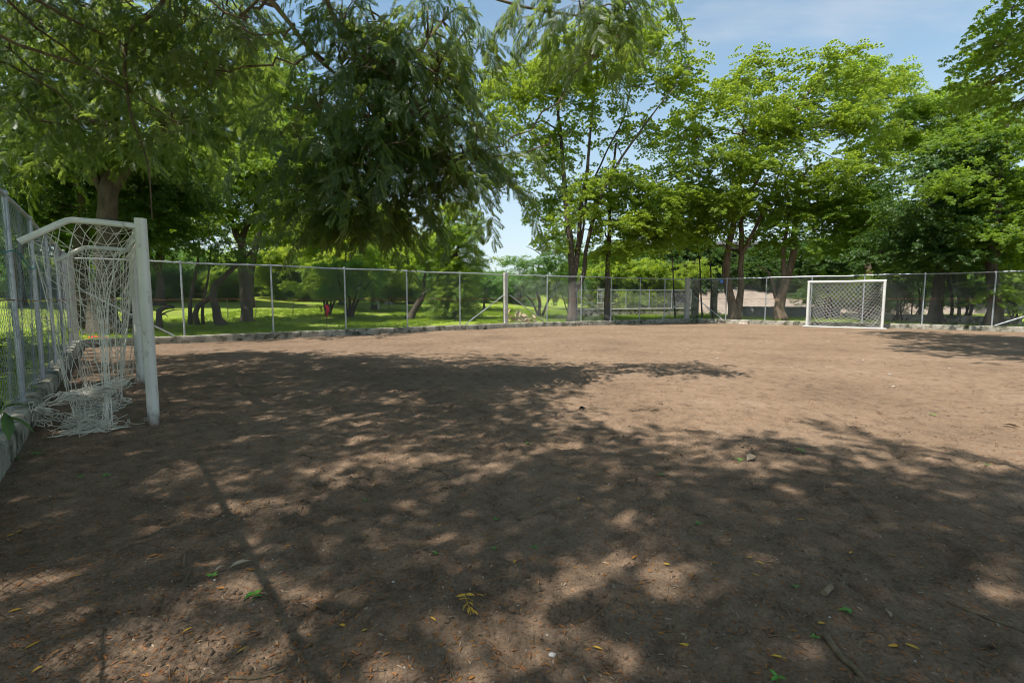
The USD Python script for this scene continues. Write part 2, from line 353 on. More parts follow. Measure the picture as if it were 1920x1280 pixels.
gx = graded(-17, 34, -4.6, 5.6, 0.03, 0.22); gy = graded(-8, 32, 1.35, 6.8, 0.028, 0.2)
X, Y = np.meshgrid(gx, gy)
Z = dirt_height(X, Y)
prng = np.random.default_rng(3)
for k in range(300):                              # shoe prints and scuffs
    d = prng.uniform(1.6, 14) if k < 130 else prng.uniform(5, 20)
    cx, cy, a = prng.uniform(-0.9, 1.1) * d, d, prng.uniform(0, np.pi)
    m = (np.abs(X - cx) < 0.4) & (np.abs(Y - cy) < 0.4)
    if not m.any(): continue
    u = (X[m] - cx) * np.cos(a) + (Y[m] - cy) * np.sin(a); w = -(X[m] - cx) * np.sin(a) + (Y[m] - cy) * np.cos(a)
    r = np.sqrt((u / 0.14) ** 2 + (w / 0.055) ** 2)
    dep = prng.uniform(0.014, 0.036)
    Z[m] = Z[m] - dep * np.exp(-r ** 4) + dep * 0.55 * np.exp(-((r - 1.35) / 0.3) ** 2)
for k in range(26):                               # kicked-up heaps of damp clods
    d = prng.uniform(1.7, 6.5); cx, cy = prng.uniform(-0.8, 1.0) * d, d
    m = (np.abs(X - cx) < 0.5) & (np.abs(Y - cy) < 0.5)
    r = np.hypot(X[m] - cx, (Y[m] - cy) * 1.4) / prng.uniform(0.10, 0.22)
    q = np.stack([X[m], Y[m], 0 * X[m]], -1)
    Z[m] += np.exp(-r ** 2) * (0.075 * np.clip(meshkit.fbm(q * 17.0, 3, 77 + k) - 0.42, 0, 1) * 2.0 - 0.004)
inside = shapely.contains_xy(court.buffer(0.1), X, Y)
n0, n1 = X.shape
idx = np.arange(n0 * n1).reshape(n0, n1)
cell = inside[:-1, :-1] | inside[1:, :-1] | inside[:-1, 1:] | inside[1:, 1:]
q = np.stack([idx[:-1, :-1], idx[:-1, 1:], idx[1:, 1:], idx[1:, :-1]], -1)[cell]
verts = np.stack([X, Y, Z], -1).reshape(-1, 3)
used, inv = np.unique(q, return_inverse=True)
court_mesh = (verts[used], inv.reshape(-1, 4))
obj('court_ground', court_mesh, M['dirt'], smooth=True, kind='structure')
height_tree = cKDTree(verts[used][:, :2])
def dirt_z(x, y):
    return float(verts[used[height_tree.query([x, y])[1]]][2])

# the park: one sheet from the court to the horizon
outer = Polygon([(-400, -60), (400, -60), (400, 900), (-400, 900)])
def sheet(poly, size):
    v, f = trimesh.creation.triangulate_polygon(poly, engine='earcut')
    v = np.c_[v, np.zeros(len(v))]
    v, f = trimesh.remesh.subdivide_to_size(v, f, size)
    return v, f
ring1 = Polygon([(-50, -14), (60, -14), (60, 75), (-50, 75)])
lv, lf = sheet(ring1.difference(court.buffer(KERB_T - 0.03, join_style=2)), 1.4)
lv[:, 2] = terrain(lv[:, 0], lv[:, 1])
bv, bf = sheet(outer.difference(ring1.buffer(-0.02)), 40)
bv[:, 2] = terrain(bv[:, 0], bv[:, 1]) - 0.004
obj('park_lawn', join([(lv, lf), (bv, bf)]), M['lawn'], smooth=True, kind='structure')

# ------------------------------------------------------------------ fences
def fence(name, A, B, post_s, label, braces=(), concrete=(), rail_dark=False, kerb_label=None):
    """A chain-link fence standing on a low kerb from A to B; post_s: distances of its steel posts from A."""
    A, B = np.asarray(A, float), np.asarray(B, float)
    L = np.linalg.norm(B - A); d = (B - A) / L
    nrm = np.array([-d[1], d[0]])
    mid = (A + B) / 2
    if court.contains(Point(mid + nrm * 0.5)): nrm = -nrm
    base = (A[0], A[1], 0.0)
    t = thing(name, label, 'fence', base)
    def P(s, o, z): return np.array([*(A + d * s + nrm * o), z])
    # kerb: rough cast concrete, chipped along its edge
    n = max(int(L / 0.12), 8); prof = [(0.0, -0.06), (0.0, 0.05), (0.0, 0.11), (0.0, 0.165), (0.012, 0.195), (0.05, 0.205), (0.10, 0.205), (0.15, 0.203), (KERB_T - 0.01, 0.195), (KERB_T, 0.17), (KERB_T, 0.0)]
    S = np.linspace(-0.02, L + 0.02, n)
    v = np.array([[P(s, o, z) for o, z in prof] for s in S]).reshape(-1, 3)
    nz = meshkit.fbm(v * 3.0, 4, 9) - 0.5; nf = meshkit.fbm(v * 17.0, 3, 19) - 0.5
    v[:, :2] += (nz * 0.022 + nf * 0.006)[:, None] * nrm; v[:, 2] += nz * 0.016 + nf * 0.004
    k = len(prof); i = np.arange(n - 1)[:, None] * k; j = np.arange(k - 1)[None]
    f = np.stack([i + j, i + j + 1, i + k + j + 1, i + k + j], -1).reshape(-1, 4)
    ends = [[0] + [a for a in range(k - 1, 0, -1)], [(n - 1) * k + a for a in range(k)]]
    tri = [[e[0], e[a], e[a + 1]] for e in ends for a in range(1, k - 1)]
    f = np.vstack([f[:, [0, 1, 2]], f[:, [0, 2, 3]], tri])
    obj('kerb_wall', (v, f), M['concrete'], t, base, smooth=35)
    o = 0.10
    for s in post_s:
        if s < 0.06 or s > L - 0.06: continue
        p = tube([P(s, o, 0.12), P(s, o, FENCE_H - 0.03)], 0.025, 10)
        pp = obj('post', p, M['zinc'], t, base, smooth=40)
        cap = trimesh.creation.icosphere(1, 0.033); cap.apply_translation(P(s, o, FENCE_H))
        obj('post_cap', cap, M['zinc'], pp, base, smooth=True)
    for s, w in concrete:
        c = P(s, o, 0)
        b1 = box((w, 0.15, FENCE_H - 0.06), (0, 0, 0.13 + (FENCE_H - 0.06) / 2), 0.012)
        ang = math.atan2(d[1], d[0])
        obj('concrete_post', (rot_z(b1[0], ang) + c, b1[1]), M['concrete_post'], t, base, smooth=30)
    obj('top_rail', tube([P(s, o, FENCE_H - 0.02 + 0.012 * math.sin(s * 1.7)) for s in np.linspace(0, L, max(int(L / 0.7), 3))], 0.021, 8), M['zinc'], t, base, smooth=40)
    obj('tension_wire', tube([P(s, o - 0.008, 1.24 + 0.01 * math.sin(s * 2.1) - 0.01) for s in np.linspace(0, L, max(int(L / 0.4), 3))], 0.006, 5), M['rust'], t, base)
    for s0, z0, s1, z1 in braces:
        obj('brace', tube([P(s0, o, z0), P(s1, o, z1)], 0.021, 8), M['zinc'], t, base, smooth=40)
    # chain link: two families of slanting wires with the weave's small wave
    pitch, z0, z1 = 0.088, 0.205, FENCE_H - 0.04
    H = z1 - z0
    Ps, Qs = [], []
    wrng = np.random.default_rng(int(L * 100))
    segs = 6
    for sg in (1, -1):
        starts = np.arange(-H if sg > 0 else 0, L if sg > 0 else L + H, pitch)
        for s in starts:
            a, b = s, s + sg * H
            pts = []
            for q_ in np.linspace(0, 1, segs + 1):
                ss = a + (b - a) * q_
                if -1e-6 <= ss <= L + 1e-6:
                    bow = 0.008 * math.sin(ss * 2.3 + 1) * math.sin(math.pi * q_) + 0.012 * math.sin(ss * 7 + q_ * 6)
                    pts.append(P(ss, o + 0.004 * sg + bow, z0 + H * q_))
            if len(pts) > 1:
                Ps += pts[:-1]; Qs += pts[1:]
    obj('chain_link', tubes(Ps, Qs, 0.0018, 3), M['wire'], t, base)
    return t

def along(A, B, px): return float(np.linalg.norm(on_line(px, A, B) - A))
off = 0.0
L1, L2, L3 = (np.linalg.norm(b - a) for a, b in ((C1, C2), (C2, C3), (C3, C4)))
fence('chain_link_fence', C1, C2, [along(C1, C2, p) for p in (345, 513, 650, 766, 865)],
      'galvanised chain-link fence on a mossy kerb in front of the green lawn', braces=[(0.15, 1.42, along(C1, C2, 345) - 0.25, 0.22), (L1 - 0.1, 1.42, along(C1, C2, 875), 0.22)], concrete=[(L1 - 0.02, 0.17)])
fence('chain_link_fence', C2, C3, [along(C2, C3, p) for p in (1028, 1092, 1148, 1202, 1248)],
      'chain-link fence from the middle concrete post to the far corner post', braces=[(0.15, 1.42, along(C2, C3, 1023), 0.22), (L2 - 0.12, 1.42, along(C2, C3, 1244), 0.22)], concrete=[(L2 - 0.02, 0.27)])
fence('chain_link_fence', C3, C4, [along(C3, C4, p) for p in (1360, 1434, 1519, 1617, 1730, 1862)] + [along(C3, C4, 1862) + 2.2 * k for k in (1, 2, 3)],
      'chain-link fence behind the white far goal', braces=[(0.2, 1.42, along(C3, C4, 1353), 0.22), (along(C3, C4, 1868), 0.22, along(C3, C4, 1862) + 2.3, 1.3)])
L0 = np.linalg.norm(C1 - C0)
fence('chain_link_fence', C1, C0, [1.9 * k for k in range(1, 11)],
      'tall chain-link fence close beside the netted goal on the left edge', braces=[], concrete=[(0.03, 0.17)])

# ------------------------------------------------------------------ foliage
LEAF = {
    'feather': leaf_look('feathery_leaf', (0.032, 0.064, 0.018), (0.058, 0.095, 0.022), (0.26, 0.34, 0.045), 0.50, 0.45, 0.8, 0.4),
    'bright': leaf_look('sunny_leaf', (0.090, 0.155, 0.020), (0.215, 0.264, 0.032), (0.50, 0.60, 0.05), 0.62, 0.42, 0.45, 0.45),
    'mid': leaf_look('green_leaf', (0.072, 0.137, 0.018), (0.150, 0.215, 0.029), (0.42, 0.55, 0.05), 0.60, 0.42, 0.5, 0.45),
    'dark': leaf_look('dark_leaf', (0.039, 0.086, 0.018), (0.085, 0.143, 0.026), (0.182, 0.299, 0.031), 0.46, 0.38, 0.5, 0.5),
    'shrub': leaf_look('shrub_leaf', (0.078, 0.163, 0.034), (0.137, 0.234, 0.047), (0.260, 0.442, 0.058), 0.40, 0.45, 0.7, 0.4),
    'yellow': leaf_look('yellow_green_leaf', (0.163, 0.240, 0.023), (0.247, 0.312, 0.034), (0.520, 0.624, 0.046), 0.45, 0.45, 0.8, 0.4),
}

def blade(L, W, fold=0.18, droop=0.25):
    """One leaf along +x: six triangles, folded along the midrib, tip drooping."""
    z = lambda x: -droop * L * (x / L) ** 2
    v = [(0, 0, 0), (0.30 * L, W * 0.42, z(0.3 * L) + fold * W), (0.62 * L, W * 0.46, z(0.62 * L) + fold * W), (L, 0, z(L)),
         (0.62 * L, -W * 0.46, z(0.62 * L) + fold * W), (0.30 * L, -W * 0.42, z(0.3 * L) + fold * W), (0.45 * L, 0, z(0.45 * L))]
    f = [(0, 6, 1), (1, 6, 2), (2, 6, 3), (3, 6, 4), (4, 6, 5), (5, 6, 0)]
    return np.array(v), np.array(f)

def turn(v, yaw, pitch, roll, org):
    from scipy.spatial.transform import Rotation
    return v @ Rotation.from_euler('xyz', [roll, -pitch, yaw]).as_matrix().T + org

def broad_spray(seed, leaf=0.115, width=0.052, whorls=7, per=9, length=0.66):
    r = np.random.default_rng(seed); parts = []
    for i in range(whorls):
        t = (i + 0.7) / whorls
        side = (-1) ** i
        o = np.array([length * t, side * 0.10 * r.uniform(0.4, 1.5) * (1 - 0.4 * t), r.uniform(-0.03, 0.05) - 0.10 * t * t])
        for k in range(per):
            a = (k / per) * 2 * np.pi + r.uniform(-0.3, 0.3)
            L = leaf * r.uniform(0.7, 1.15)
            b = blade(L, width * r.uniform(0.8, 1.15), r.uniform(0.05, 0.25), r.uniform(0.1, 0.5))
            parts.append((turn(b[0], a, r.uniform(-0.95, 0.1), r.uniform(-0.6, 0.6), o), b[1]))
    return join(parts)

def leafy_spray(seed, leaf=0.068, width=0.038, n=40, length=0.4):
    r = np.random.default_rng(seed); parts = []
    for i in range(n):
        t = (i + 0.5) / n
        o = np.array([length * t, r.normal(0, 0.035), r.normal(0, 0.03) - 0.05 * t])
        L = leaf * r.uniform(0.7, 1.2)
        b = blade(L, width * r.uniform(0.8, 1.2), r.uniform(0.05, 0.25), r.uniform(0.05, 0.4))
        parts.append((turn(b[0], (1 if i % 2 else -1) * r.uniform(0.3, 1.4), r.uniform(-0.6, 0.5), r.uniform(-0.6, 0.6), o), b[1]))
    return join(parts)

def feather_spray(seed, leaves=8, pairs=7, length=0.55, leaflets=10):
    """A drooping twig of twice-divided leaves, each leaflet a small blade."""
    r = np.random.default_rng(seed); V, n = [], 0
    q = np.array([(0, 0, 0), (0.5, 0.5, 0), (1, 0, 0), (0.5, -0.5, 0)], float)
    for i in range(leaves):
        t = (i + 0.8) / leaves
        o = np.array([length * t, 0, -0.16 * length * t * t * 2])
        side = (-1) ** i
        yaw = side * r.uniform(0.5, 1.1) if i < leaves - 1 else r.uniform(-0.2, 0.2)
        RL = r.uniform(0.15, 0.23); dr = r.uniform(0.3, 0.9); rl = r.uniform(-0.7, 0.7)
        lv = []
        for p in range(pairs):
            s = (p + 1.0) / pairs
            po = np.array([RL * s, 0, -dr * RL * s * s * 0.6])
            PL = 0.066 * (0.55 + 0.9 * s * (1.25 - s)) * r.uniform(0.9, 1.1)
            for sd in (-1, 1):
                pa = sd * (1.15 - 0.55 * s) + r.uniform(-0.08, 0.08)
                dp = np.array([math.cos(pa), math.sin(pa), -0.25 + r.uniform(-0.15, 0.1)])
                pn = np.array([-math.sin(pa), math.cos(pa), 0])
                ss = (np.arange(leaflets) + 0.6) / leaflets
                wd = np.array([0.35, 1.0, 1.0, 0.25]) * 0.0098 * r.uniform(0.85, 1.15)
                tt = np.array([0.04, 0.30, 0.75, 1.0])
                c = po + dp * (PL * tt)[:, None] + np.array([0, 0, -0.12 * PL])[None] * (tt ** 2)[:, None]
                e1, e2 = c + pn * wd[:, None], c - pn * wd[:, None]
                for u_ in range(3): lv.append(np.array([e2[u_], e2[u_ + 1], e1[u_ + 1], e1[u_]]))
        lv = np.vstack(lv)
        V.append(turn(lv, yaw, -0.25, rl, o))
    V = np.vstack(V); k = len(V) // 4
    f = (np.arange(k)[:, None, None] * 4 + np.array([[0, 1, 2], [0, 2, 3]])[None]).reshape(-1, 3)
    return V, f

SPRAY = {
    'feather': [feather_spray(s) for s in range(4)],
    'broad': [broad_spray(20 + s) for s in range(4)],
    'small': [leafy_spray(40 + s) for s in range(4)],
    'long': [broad_spray(60 + s, 0.17, 0.05, 5, 5, 0.6) for s in range(3)],
}

def foliage(parent, kind, mat, subs, per, size, droop=0.35, seed=1, name='crown', flat=0.22, dome=0.3, up=0.12):
    """Sprays set in umbrella-shaped tufts; subs: (centre, radius) of each tuft."""
    r = np.random.default_rng(seed)
    pos, fwd = [], []
    for c, s in subs:
        n = max(int(per * s * s * r.uniform(0.7, 1.3)), 3)
        a = r.uniform(0, 2 * np.pi, n); q = np.sqrt(r.uniform(0.02, 1, n))
        d = np.stack([np.cos(a), np.sin(a), np.zeros(n)], 1)
        p = c + d * (q * s)[:, None]
        p[:, 2] += r.normal(0, flat * s, n) - dome * s * q ** 2
        f = d + r.normal(0, 0.35, (n, 3)); f[:, 2] = f[:, 2] * 0.8 + up - droop * q
        pos.append(p); fwd.append(f)
    pos, fwd = np.vstack(pos), np.vstack(fwd); n = len(pos)
    uh = np.array([0, 0, 1.0]) + r.normal(0, 0.25, (n, 3))
    protos = [('leaf_spray', m, mat) for m in SPRAY[kind]]
    scatter(str(parent.GetPath()), name, protos, pos, quats(fwd, uh, r.normal(0, 0.35, n)), size * r.uniform(0.75, 1.25, n), r.integers(0, len(protos), n), kind='stuff')
    return n

def tufts_in(ell, seed):
    """ell: (centre, (rx, ry, rz), count, tuft radius); tufts lie towards the outside and top of the ellipsoid."""
    r = np.random.default_rng(seed); out = []
    c, R, n, s = ell
    for _ in range(n):
        d = r.normal(0, 1, 3); d /= np.linalg.norm(d)
        k = r.uniform(0.25, 1) ** 0.5
        out.append((c + d * np.array(R) * k, s * r.uniform(0.65, 1.3)))
    return out

def ell(px, py, y, rx, rz, ry, n=None, s=0.62):
    """An ellipsoid of crown seen at the pixel, at depth y: rx, rz in photograph pixels, ry in metres."""
    c = at(px, py, y); R = (rx * y / F, ry, rz * y / F)
    if n is None: n = max(3, int(1.15 * (R[0] * R[1] * R[2]) ** (2 / 3) / (s * s) * 1.6))
    return (c, R, n, s)

NSPRAY = 0
def tree(name, label, cat, stems, crown, spray, leaf, bark, per=36, size=1.0, group=None, seed=1, droop=0.5, kind=None, dome=0.22, flat=0.36, up=0.12, bare=0, twigs=True, limb_k=0.016, thin=1.0, foot=True, reach=99):
    """A tree: stems (points, radii), limbs growing from them to each part of the crown, twigs to each tuft, leaf sprays."""
    global NSPRAY
    r = np.random.default_rng(seed)
    base = np.array(stems[0][0][0], float)
    t = thing(name, label, cat, base, group, kind)
    S = []
    for k, (pts, r0, r1) in enumerate(stems):
        P = resample(pts, max(int(len(pts) * 5), 9)); n = len(P)
        wob = (np.stack([meshkit.noise(np.c_[np.linspace(0, n / 3, n) + 9 * a, np.full(n, seed + k), np.zeros(n)], a) for a in range(3)], 1) - 0.5) * r0 * 0.5
        wob[0] = 0; P = P + wob
        R = r0 + (r1 - r0) * np.linspace(0, 1, n) ** 0.8
        if k == 0 and foot: R[:3] *= np.array([1.5, 1.2, 1.06])[:min(3, n)]
        v, f = tube(P, R, 14, rough=0.22, seed=seed + k)
        obj('trunk' if k == 0 else 'stem', (v, f), M[bark], t, base, smooth=True)
        d = np.gradient(P, axis=0); d /= np.linalg.norm(d, axis=1, keepdims=True)
        a = max(1, int(n * 0.3)) if k == 0 else 1
        if k < reach: S.append(np.c_[P, d, R][a:])
    S = np.vstack(S)
    if spray == 'broad' and foot: per, size = per * 1.75, size * 0.9
    if spray == 'small': per *= 1.7
    subs = []
    for e, el in enumerate(crown):
        c, R, cnt, s = el
        dist = np.linalg.norm(S[:, :3] - c, axis=1)
        cost = dist + 3 * np.maximum(0, S[:, 2] - c[2] + 0.3)
        b = S[np.argmin(cost)]; D = np.linalg.norm(b[:3] - c)
        ctrl = b[:3] + (b[3:6] * 0.6 + np.array([0, 0, 0.35])) * D * 0.5
        Lp = bezier(b[:3], ctrl, c, 12); 
        Lp[1:-1] += r.normal(0, 0.02 * D + 0.01, (10, 3))
        r0 = min(b[6] * 0.8, 0.02 + limb_k * D)
        lr = np.linspace(r0, 0.012, 12)
        limb = obj('limb', tube(Lp, lr, 7, rough=0.15, seed=e), M[bark], t, base, smooth=True)
        mine = tufts_in(el, seed * 100 + e)
        subs += mine
        if twigs:
            parts = []
            for c2, s2 in mine:
                pool = np.vstack([Lp[4:], c[None] + r.normal(0, 0.1, (1, 3))])
                j = np.argmin(np.linalg.norm(pool - c2, axis=1) + 1.2 * np.maximum(0, pool[:, 2] - c2[2]))
                a = pool[j]; m = (a + c2) / 2 + r.normal(0, 0.1 * np.linalg.norm(a - c2) + 0.02, 3) + np.array([0, 0, 0.05])
                parts.append(tube(bezier(a, m, c2, 5), np.linspace(min(0.02, lr[min(j + 4, 11)] + 0.004), 0.005, 5), 4, cap=False))
                for _ in range(2):
                    e2 = c2 + r.normal(0, 0.5, 3) * s2 * np.array([1, 1, 0.4])
                    parts.append(tube(bezier(c2, (c2 + e2) / 2 + r.normal(0, 0.05, 3), e2, 3), np.array([0.006, 0.004, 0.003]), 3, cap=False))
            obj('twigs', join(parts), M[bark], limb, base, kind='stuff')
    for _ in range(bare):
        b = S[r.integers(len(S) // 2, len(S))]
        e2 = b[:3] + np.array([r.normal(0, 1.2), r.normal(0, 0.8), r.uniform(0.5, 2.0)])
        obj('bare_branch', tube(bezier(b[:3], (b[:3] + e2) / 2 + r.normal(0, 0.2, 3), e2, 7), np.linspace(0.025, 0.006, 7), 5), M[bark], t, base, smooth=True)
    if thin < 1: subs = [x for x in subs if r.random() < thin]
    NSPRAY += foliage_local(t, base, spray, LEAF[leaf], subs, per, size, droop, seed, dome, flat, up)
    return t

def foliage_local(t, base, spray, mat, subs, per, size, droop, seed, dome, flat, up):
    return foliage(t, spray, mat, [(c - base, s) for c, s in subs], per, size, droop, seed, 'crown', flat, dome, up)

def foot(px, y, A=None, B=None, back=0.6):
    """Base point on the park ground in the pixel column px: at depth y, or just behind the fence A-B."""
    if A is not None: y = on_line(px, A, B)[1] + back
    p = at(px, 560, y); return np.array([p[0], p[1], float(terrain(p[0], p[1])) - 0.03])

def G(px, y): return foot(px, y)

# ---- tall trees behind the far corner
b = foot(1074, 0, C2, C3, 0.75); y = b[1]
tree('slender_tree', 'tall airy tree with several dark stems left of the single straight trunk', 'tree',
     [([b, at(1074, 520, y), at(1070, 470, y), at(1063, 400, y), at(1058, 330, y + 0.3), at(1050, 240, y + 0.5), at(1040, 150, y + 0.5)], 0.21, 0.05),
      ([at(1075, 520, y), at(1084, 470, y), at(1088, 400, y), at(1100, 320, y), at(1110, 220, y), at(1120, 120, y)], 0.14, 0.03),
      ([at(1078, 545, y), at(1092, 520, y), at(1100, 470, y), at(1116, 400, y - .2), at(1150, 320, y - .4), at(1220, 220, y - .6), at(1290, 130, y - .8)], 0.12, 0.02),
      ([at(1082, 480, y), at(1092, 440, y), at(1098, 380, y + .3), at(1130, 300, y + .5), at(1175, 200, y + .5), at(1190, 110, y)], 0.07, 0.02)],
     [ell(1000, 120, y, 75, 32, 1.6), ell(1085, 95, y, 85, 30, 1.8), ell(1165, 75, y + .5, 80, 32, 1.6), ell(1225, 60, y, 45, 40, 1.2), ell(945, 175, y + .5, 60, 30, 1.4), ell(1055, 165, y, 110, 32, 2.0),
      ell(1170, 150, y, 95, 35, 1.8), ell(960, 240, y, 55, 28, 1.3), ell(1265, 130, y, 45, 22, 1.0, 5), ell(1070, 250, y + 1, 90, 25, 1.4, 7), ell(1000, 310, y + 1, 55, 25, 1.2, 6), ell(1200, 250, y + 1, 70, 22, 1.2, 6)],
     'broad', 'bright', 'bark_dark', per=34, size=0.95, seed=11, bare=5, twigs=True)
b = foot(1140, 0, C2, C3, 0.7); y = b[1]
tree('straight_tree', 'tree with one straight dark trunk and low pale green leaf layers', 'tree',
     [([b, at(1139, 520, y), at(1141, 450, y), at(1143, 390, y), at(1148, 330, y), at(1155, 270, y)], 0.155, 0.05)],
     [ell(1080, 360, y - .3, 60, 28, 1.5), ell(1140, 340, y - .6, 70, 28, 1.5), ell(1200, 375, y, 70, 35, 1.6), ell(1115, 410, y - .5, 70, 25, 1.4), ell(1190, 430, y - .4, 70, 25, 1.4), ell(1240, 420, y, 50, 35, 1.4), ell(1060, 440, y, 35, 28, 1.0), ell(1020, 380, y + .5, 40, 25, 1.0, 6), ell(1165, 465, y, 60, 18, 1.2)],
     'broad', 'bright', 'bark_dark', per=38, size=1.0, seed=12)
b = foot(1376, 0, C3, C4, 0.8); y = b[1]
tree('spreading_tree', 'wide tiered tree with twin dark trunks left of the far goal', 'tree',
     [([b, at(1368, 540, y), at(1362, 500, y), at(1368, 460, y), at(1378, 400, y), at(1385, 340, y), at(1392, 260, y)], 0.24, 0.07),
      ([b + np.array([0.25, 0.1, 0]), at(1388, 540, y), at(1389, 500, y), at(1390, 430, y), at(1398, 380, y), at(1430, 320, y), at(1480, 240, y - .3)], 0.2, 0.04),
      ([at(1388, 480, y), at(1405, 450, y - .2), at(1425, 410, y - .3), at(1450, 350, y - .5), at(1475, 290, y - .8)], 0.11, 0.03)],
     [ell(1330, 190, y, 70, 30, 1.8), ell(1400, 150, y, 60, 32, 1.5), ell(1432, 120, y, 30, 26, 0.9), ell(1490, 170, y - .3, 60, 32, 1.5), ell(1545, 135, y - .5, 42, 28, 1.0), ell(1585, 105, y - .5, 24, 20, 0.7), ell(1600, 190, y - .4, 55, 25, 1.2), ell(1650, 150, y - .4, 32, 16, 0.8),
      ell(1410, 230, y - .5, 110, 32, 2.2), ell(1520, 240, y - .6, 110, 34, 2.2), ell(1620, 235, y - .4, 45, 25, 1.2), ell(1290, 260, y, 60, 32, 1.6), ell(1350, 310, y - .6, 110, 32, 2.2), ell(1480, 320, y - .8, 130, 34, 2.4), ell(1600, 310, y - .5, 60, 28, 1.4),
      ell(1290, 370, y, 80, 30, 1.8), ell(1410, 390, y - .7, 110, 26, 2.0), ell(1310, 430, y, 70, 26, 1.5), ell(1540, 380, y - .6, 90, 30, 1.8)],
     'broad', 'bright', 'bark_brown', per=34, size=1.0, seed=13)
b = foot(1466, 0, C3, C4, 1.4); y = b[1]
tree('leaning_trunk_tree', 'tree with a leaning forked trunk just left of the far goal', 'tree',
     [([b, at(1462, 560, y), at(1480, 510, y), at(1490, 450, y), at(1495, 380, y), at(1500, 320, y)], 0.27, 0.06),
      ([b + np.array([0.1, 0.2, 0.4]), at(1470, 530, y), at(1470, 460, y), at(1478, 400, y), at(1470, 340, y)], 0.17, 0.04),
      ([at(1455, 560, y + .2), at(1448, 530, y + .2), at(1440, 510, y + .2), at(1420, 500, y)], 0.1, 0.03)],
     [ell(1500, 400, y + .5, 100, 30, 2.0), ell(1590, 400, y, 90, 28, 1.6), ell(1660, 400, y - .5, 60, 22, 1.3), ell(1450, 440, y + .5, 80, 22, 1.6), ell(1580, 440, y + .5, 90, 26, 1.6), ell(1640, 350, y + .8, 70, 25, 1.5)],
     'broad', 'mid', 'bark_brown', per=36, size=1.0, seed=14)
b = G(1640, 33); y = 33
tree('high_branched_tree', 'far tree with pale bare branches rising behind the tiered tree', 'tree',
     [([b, at(1620, 450, y), at(1600, 370, y), at(1640, 300, y), at(1700, 240, y)], 0.25, 0.05), ([at(1600, 370, y), at(1650, 330, y), at(1720, 280, y)], 0.12, 0.03)],
     [ell(1610, 140, y, 55, 22, 1.6, 10), ell(1640, 165, y, 40, 25, 1.5), ell(1710, 200, y, 55, 25, 1.8), ell(1770, 190, y, 60, 25, 1.8), ell(1830, 175, y, 40, 18, 1.4), ell(1720, 250, y, 60, 30, 2.0), ell(1790, 245, y, 80, 30, 2.0), ell(1660, 270, y + 1, 45, 25, 1.5)],
     'small', 'mid', 'bark_brown', per=30, size=2.0, seed=15)
b = foot(1757, 0, C3, C4, 1.6); y = b[1]
tree('dark_tree', 'dense dark green tree behind the fence right of the far goal', 'tree',
     [([b, at(1757, 550, y), at(1765, 500, y), at(1775, 420, y), at(1790, 330, y)], 0.27, 0.07), ([b + np.array([0.9, 0.3, 0]), at(1785, 560, y), at(1778, 520, y), at(1770, 470, y)], 0.07, 0.04), ([b + np.array([1.25, 0.3, 0]), at(1797, 560, y), at(1788, 520, y), at(1780, 450, y)], 0.07, 0.04)],
     [ell(1720, 330, y, 70, 28, 1.8), ell(1800, 300, y, 80, 30, 2.0), ell(1760, 380, y - .5, 90, 28, 2.0), ell(1840, 360, y, 70, 30, 2.0), ell(1700, 430, y, 70, 26, 1.8), ell(1790, 440, y - .5, 90, 28, 2.0), ell(1740, 480, y - .5, 80, 20, 1.6), ell(1670, 470, y, 50, 22, 1.3), ell(1830, 480, y, 60, 24, 1.6)],
     'broad', 'dark', 'bark_dark', per=36, size=1.05, seed=16)
b = foot(1868, 0, C3, C4, 0.7); y = b[1]
tree('edge_tree', 'sunlit tree with a thick dark trunk behind the fence at the right edge', 'tree',
     [([b, at(1866, 560, y), at(1860, 500, y), at(1866, 420, y), at(1880, 320, y), at(1890, 230, y)], 0.26, 0.06), ([at(1862, 480, y), at(1890, 440, y - .3), at(1930, 380, y - .5)], 0.14, 0.04)],
     [ell(1850, 260, y, 70, 26, 1.8), ell(1920, 250, y, 60, 30, 1.8), ell(1800, 330, y - .8, 60, 22, 1.4), ell(1880, 330, y - .5, 80, 28, 1.8), ell(1950, 340, y, 60, 30, 1.8), ell(1900, 400, y - .4, 70, 26, 1.8), ell(1850, 420, y, 50, 22, 1.3), ell(1910, 470, y - .3, 60, 26, 1.6), ell(1960, 440, y, 50, 30, 1.6), ell(1880, 530, y + .2, 60, 22, 1.0)],
     'broad', 'mid', 'bark_dark', per=36, size=0.95, seed=17)
# its neighbour stands outside the frame; branches reach in at the top right and shade the court's right edge
b = np.array([15.0, 8.6, 0.0])
tree('overhanging_tree', 'tree outside the right edge whose branch hangs into the blue sky corner', 'tree',
     [([b, b + [0, 0, 2.8], b + [-0.5, 0.3, 5.4], b + [-1.6, 0.6, 8.2]], 0.30, 0.12)],
     [ell(1895, 60, 12.5, 42, 30, 1.0, 9, 0.5), ell(1860, 95, 12.2, 36, 18, 0.8, 7, 0.42), ell(1893, 150, 12.5, 40, 20, 0.9, 8, 0.45), ell(1855, 150, 12.2, 28, 14, 0.7, 5, 0.4), ell(1900, 195, 12.8, 30, 12, 0.8, 5, 0.42), ell(1915, 10, 12.5, 40, 30, 1.0, 8, 0.5)] +
     [(np.array(c_), (1.5, 1.4, 0.6), 12, 0.75) for c_ in ((8.8, 10.6, 11.0), (7.8, 8.8, 10.8), (6.6, 7.2, 10.6), (10.0, 9.0, 10.8), (8.8, 6.6, 10.6), (11.0, 11.4, 11.2), (12.0, 9.2, 10.8), (11.8, 6.6, 10.6), (9.6, 12.4, 12.4))],
     'broad', 'mid', 'bark_brown', per=20, size=0.8, seed=18, limb_k=0.012)

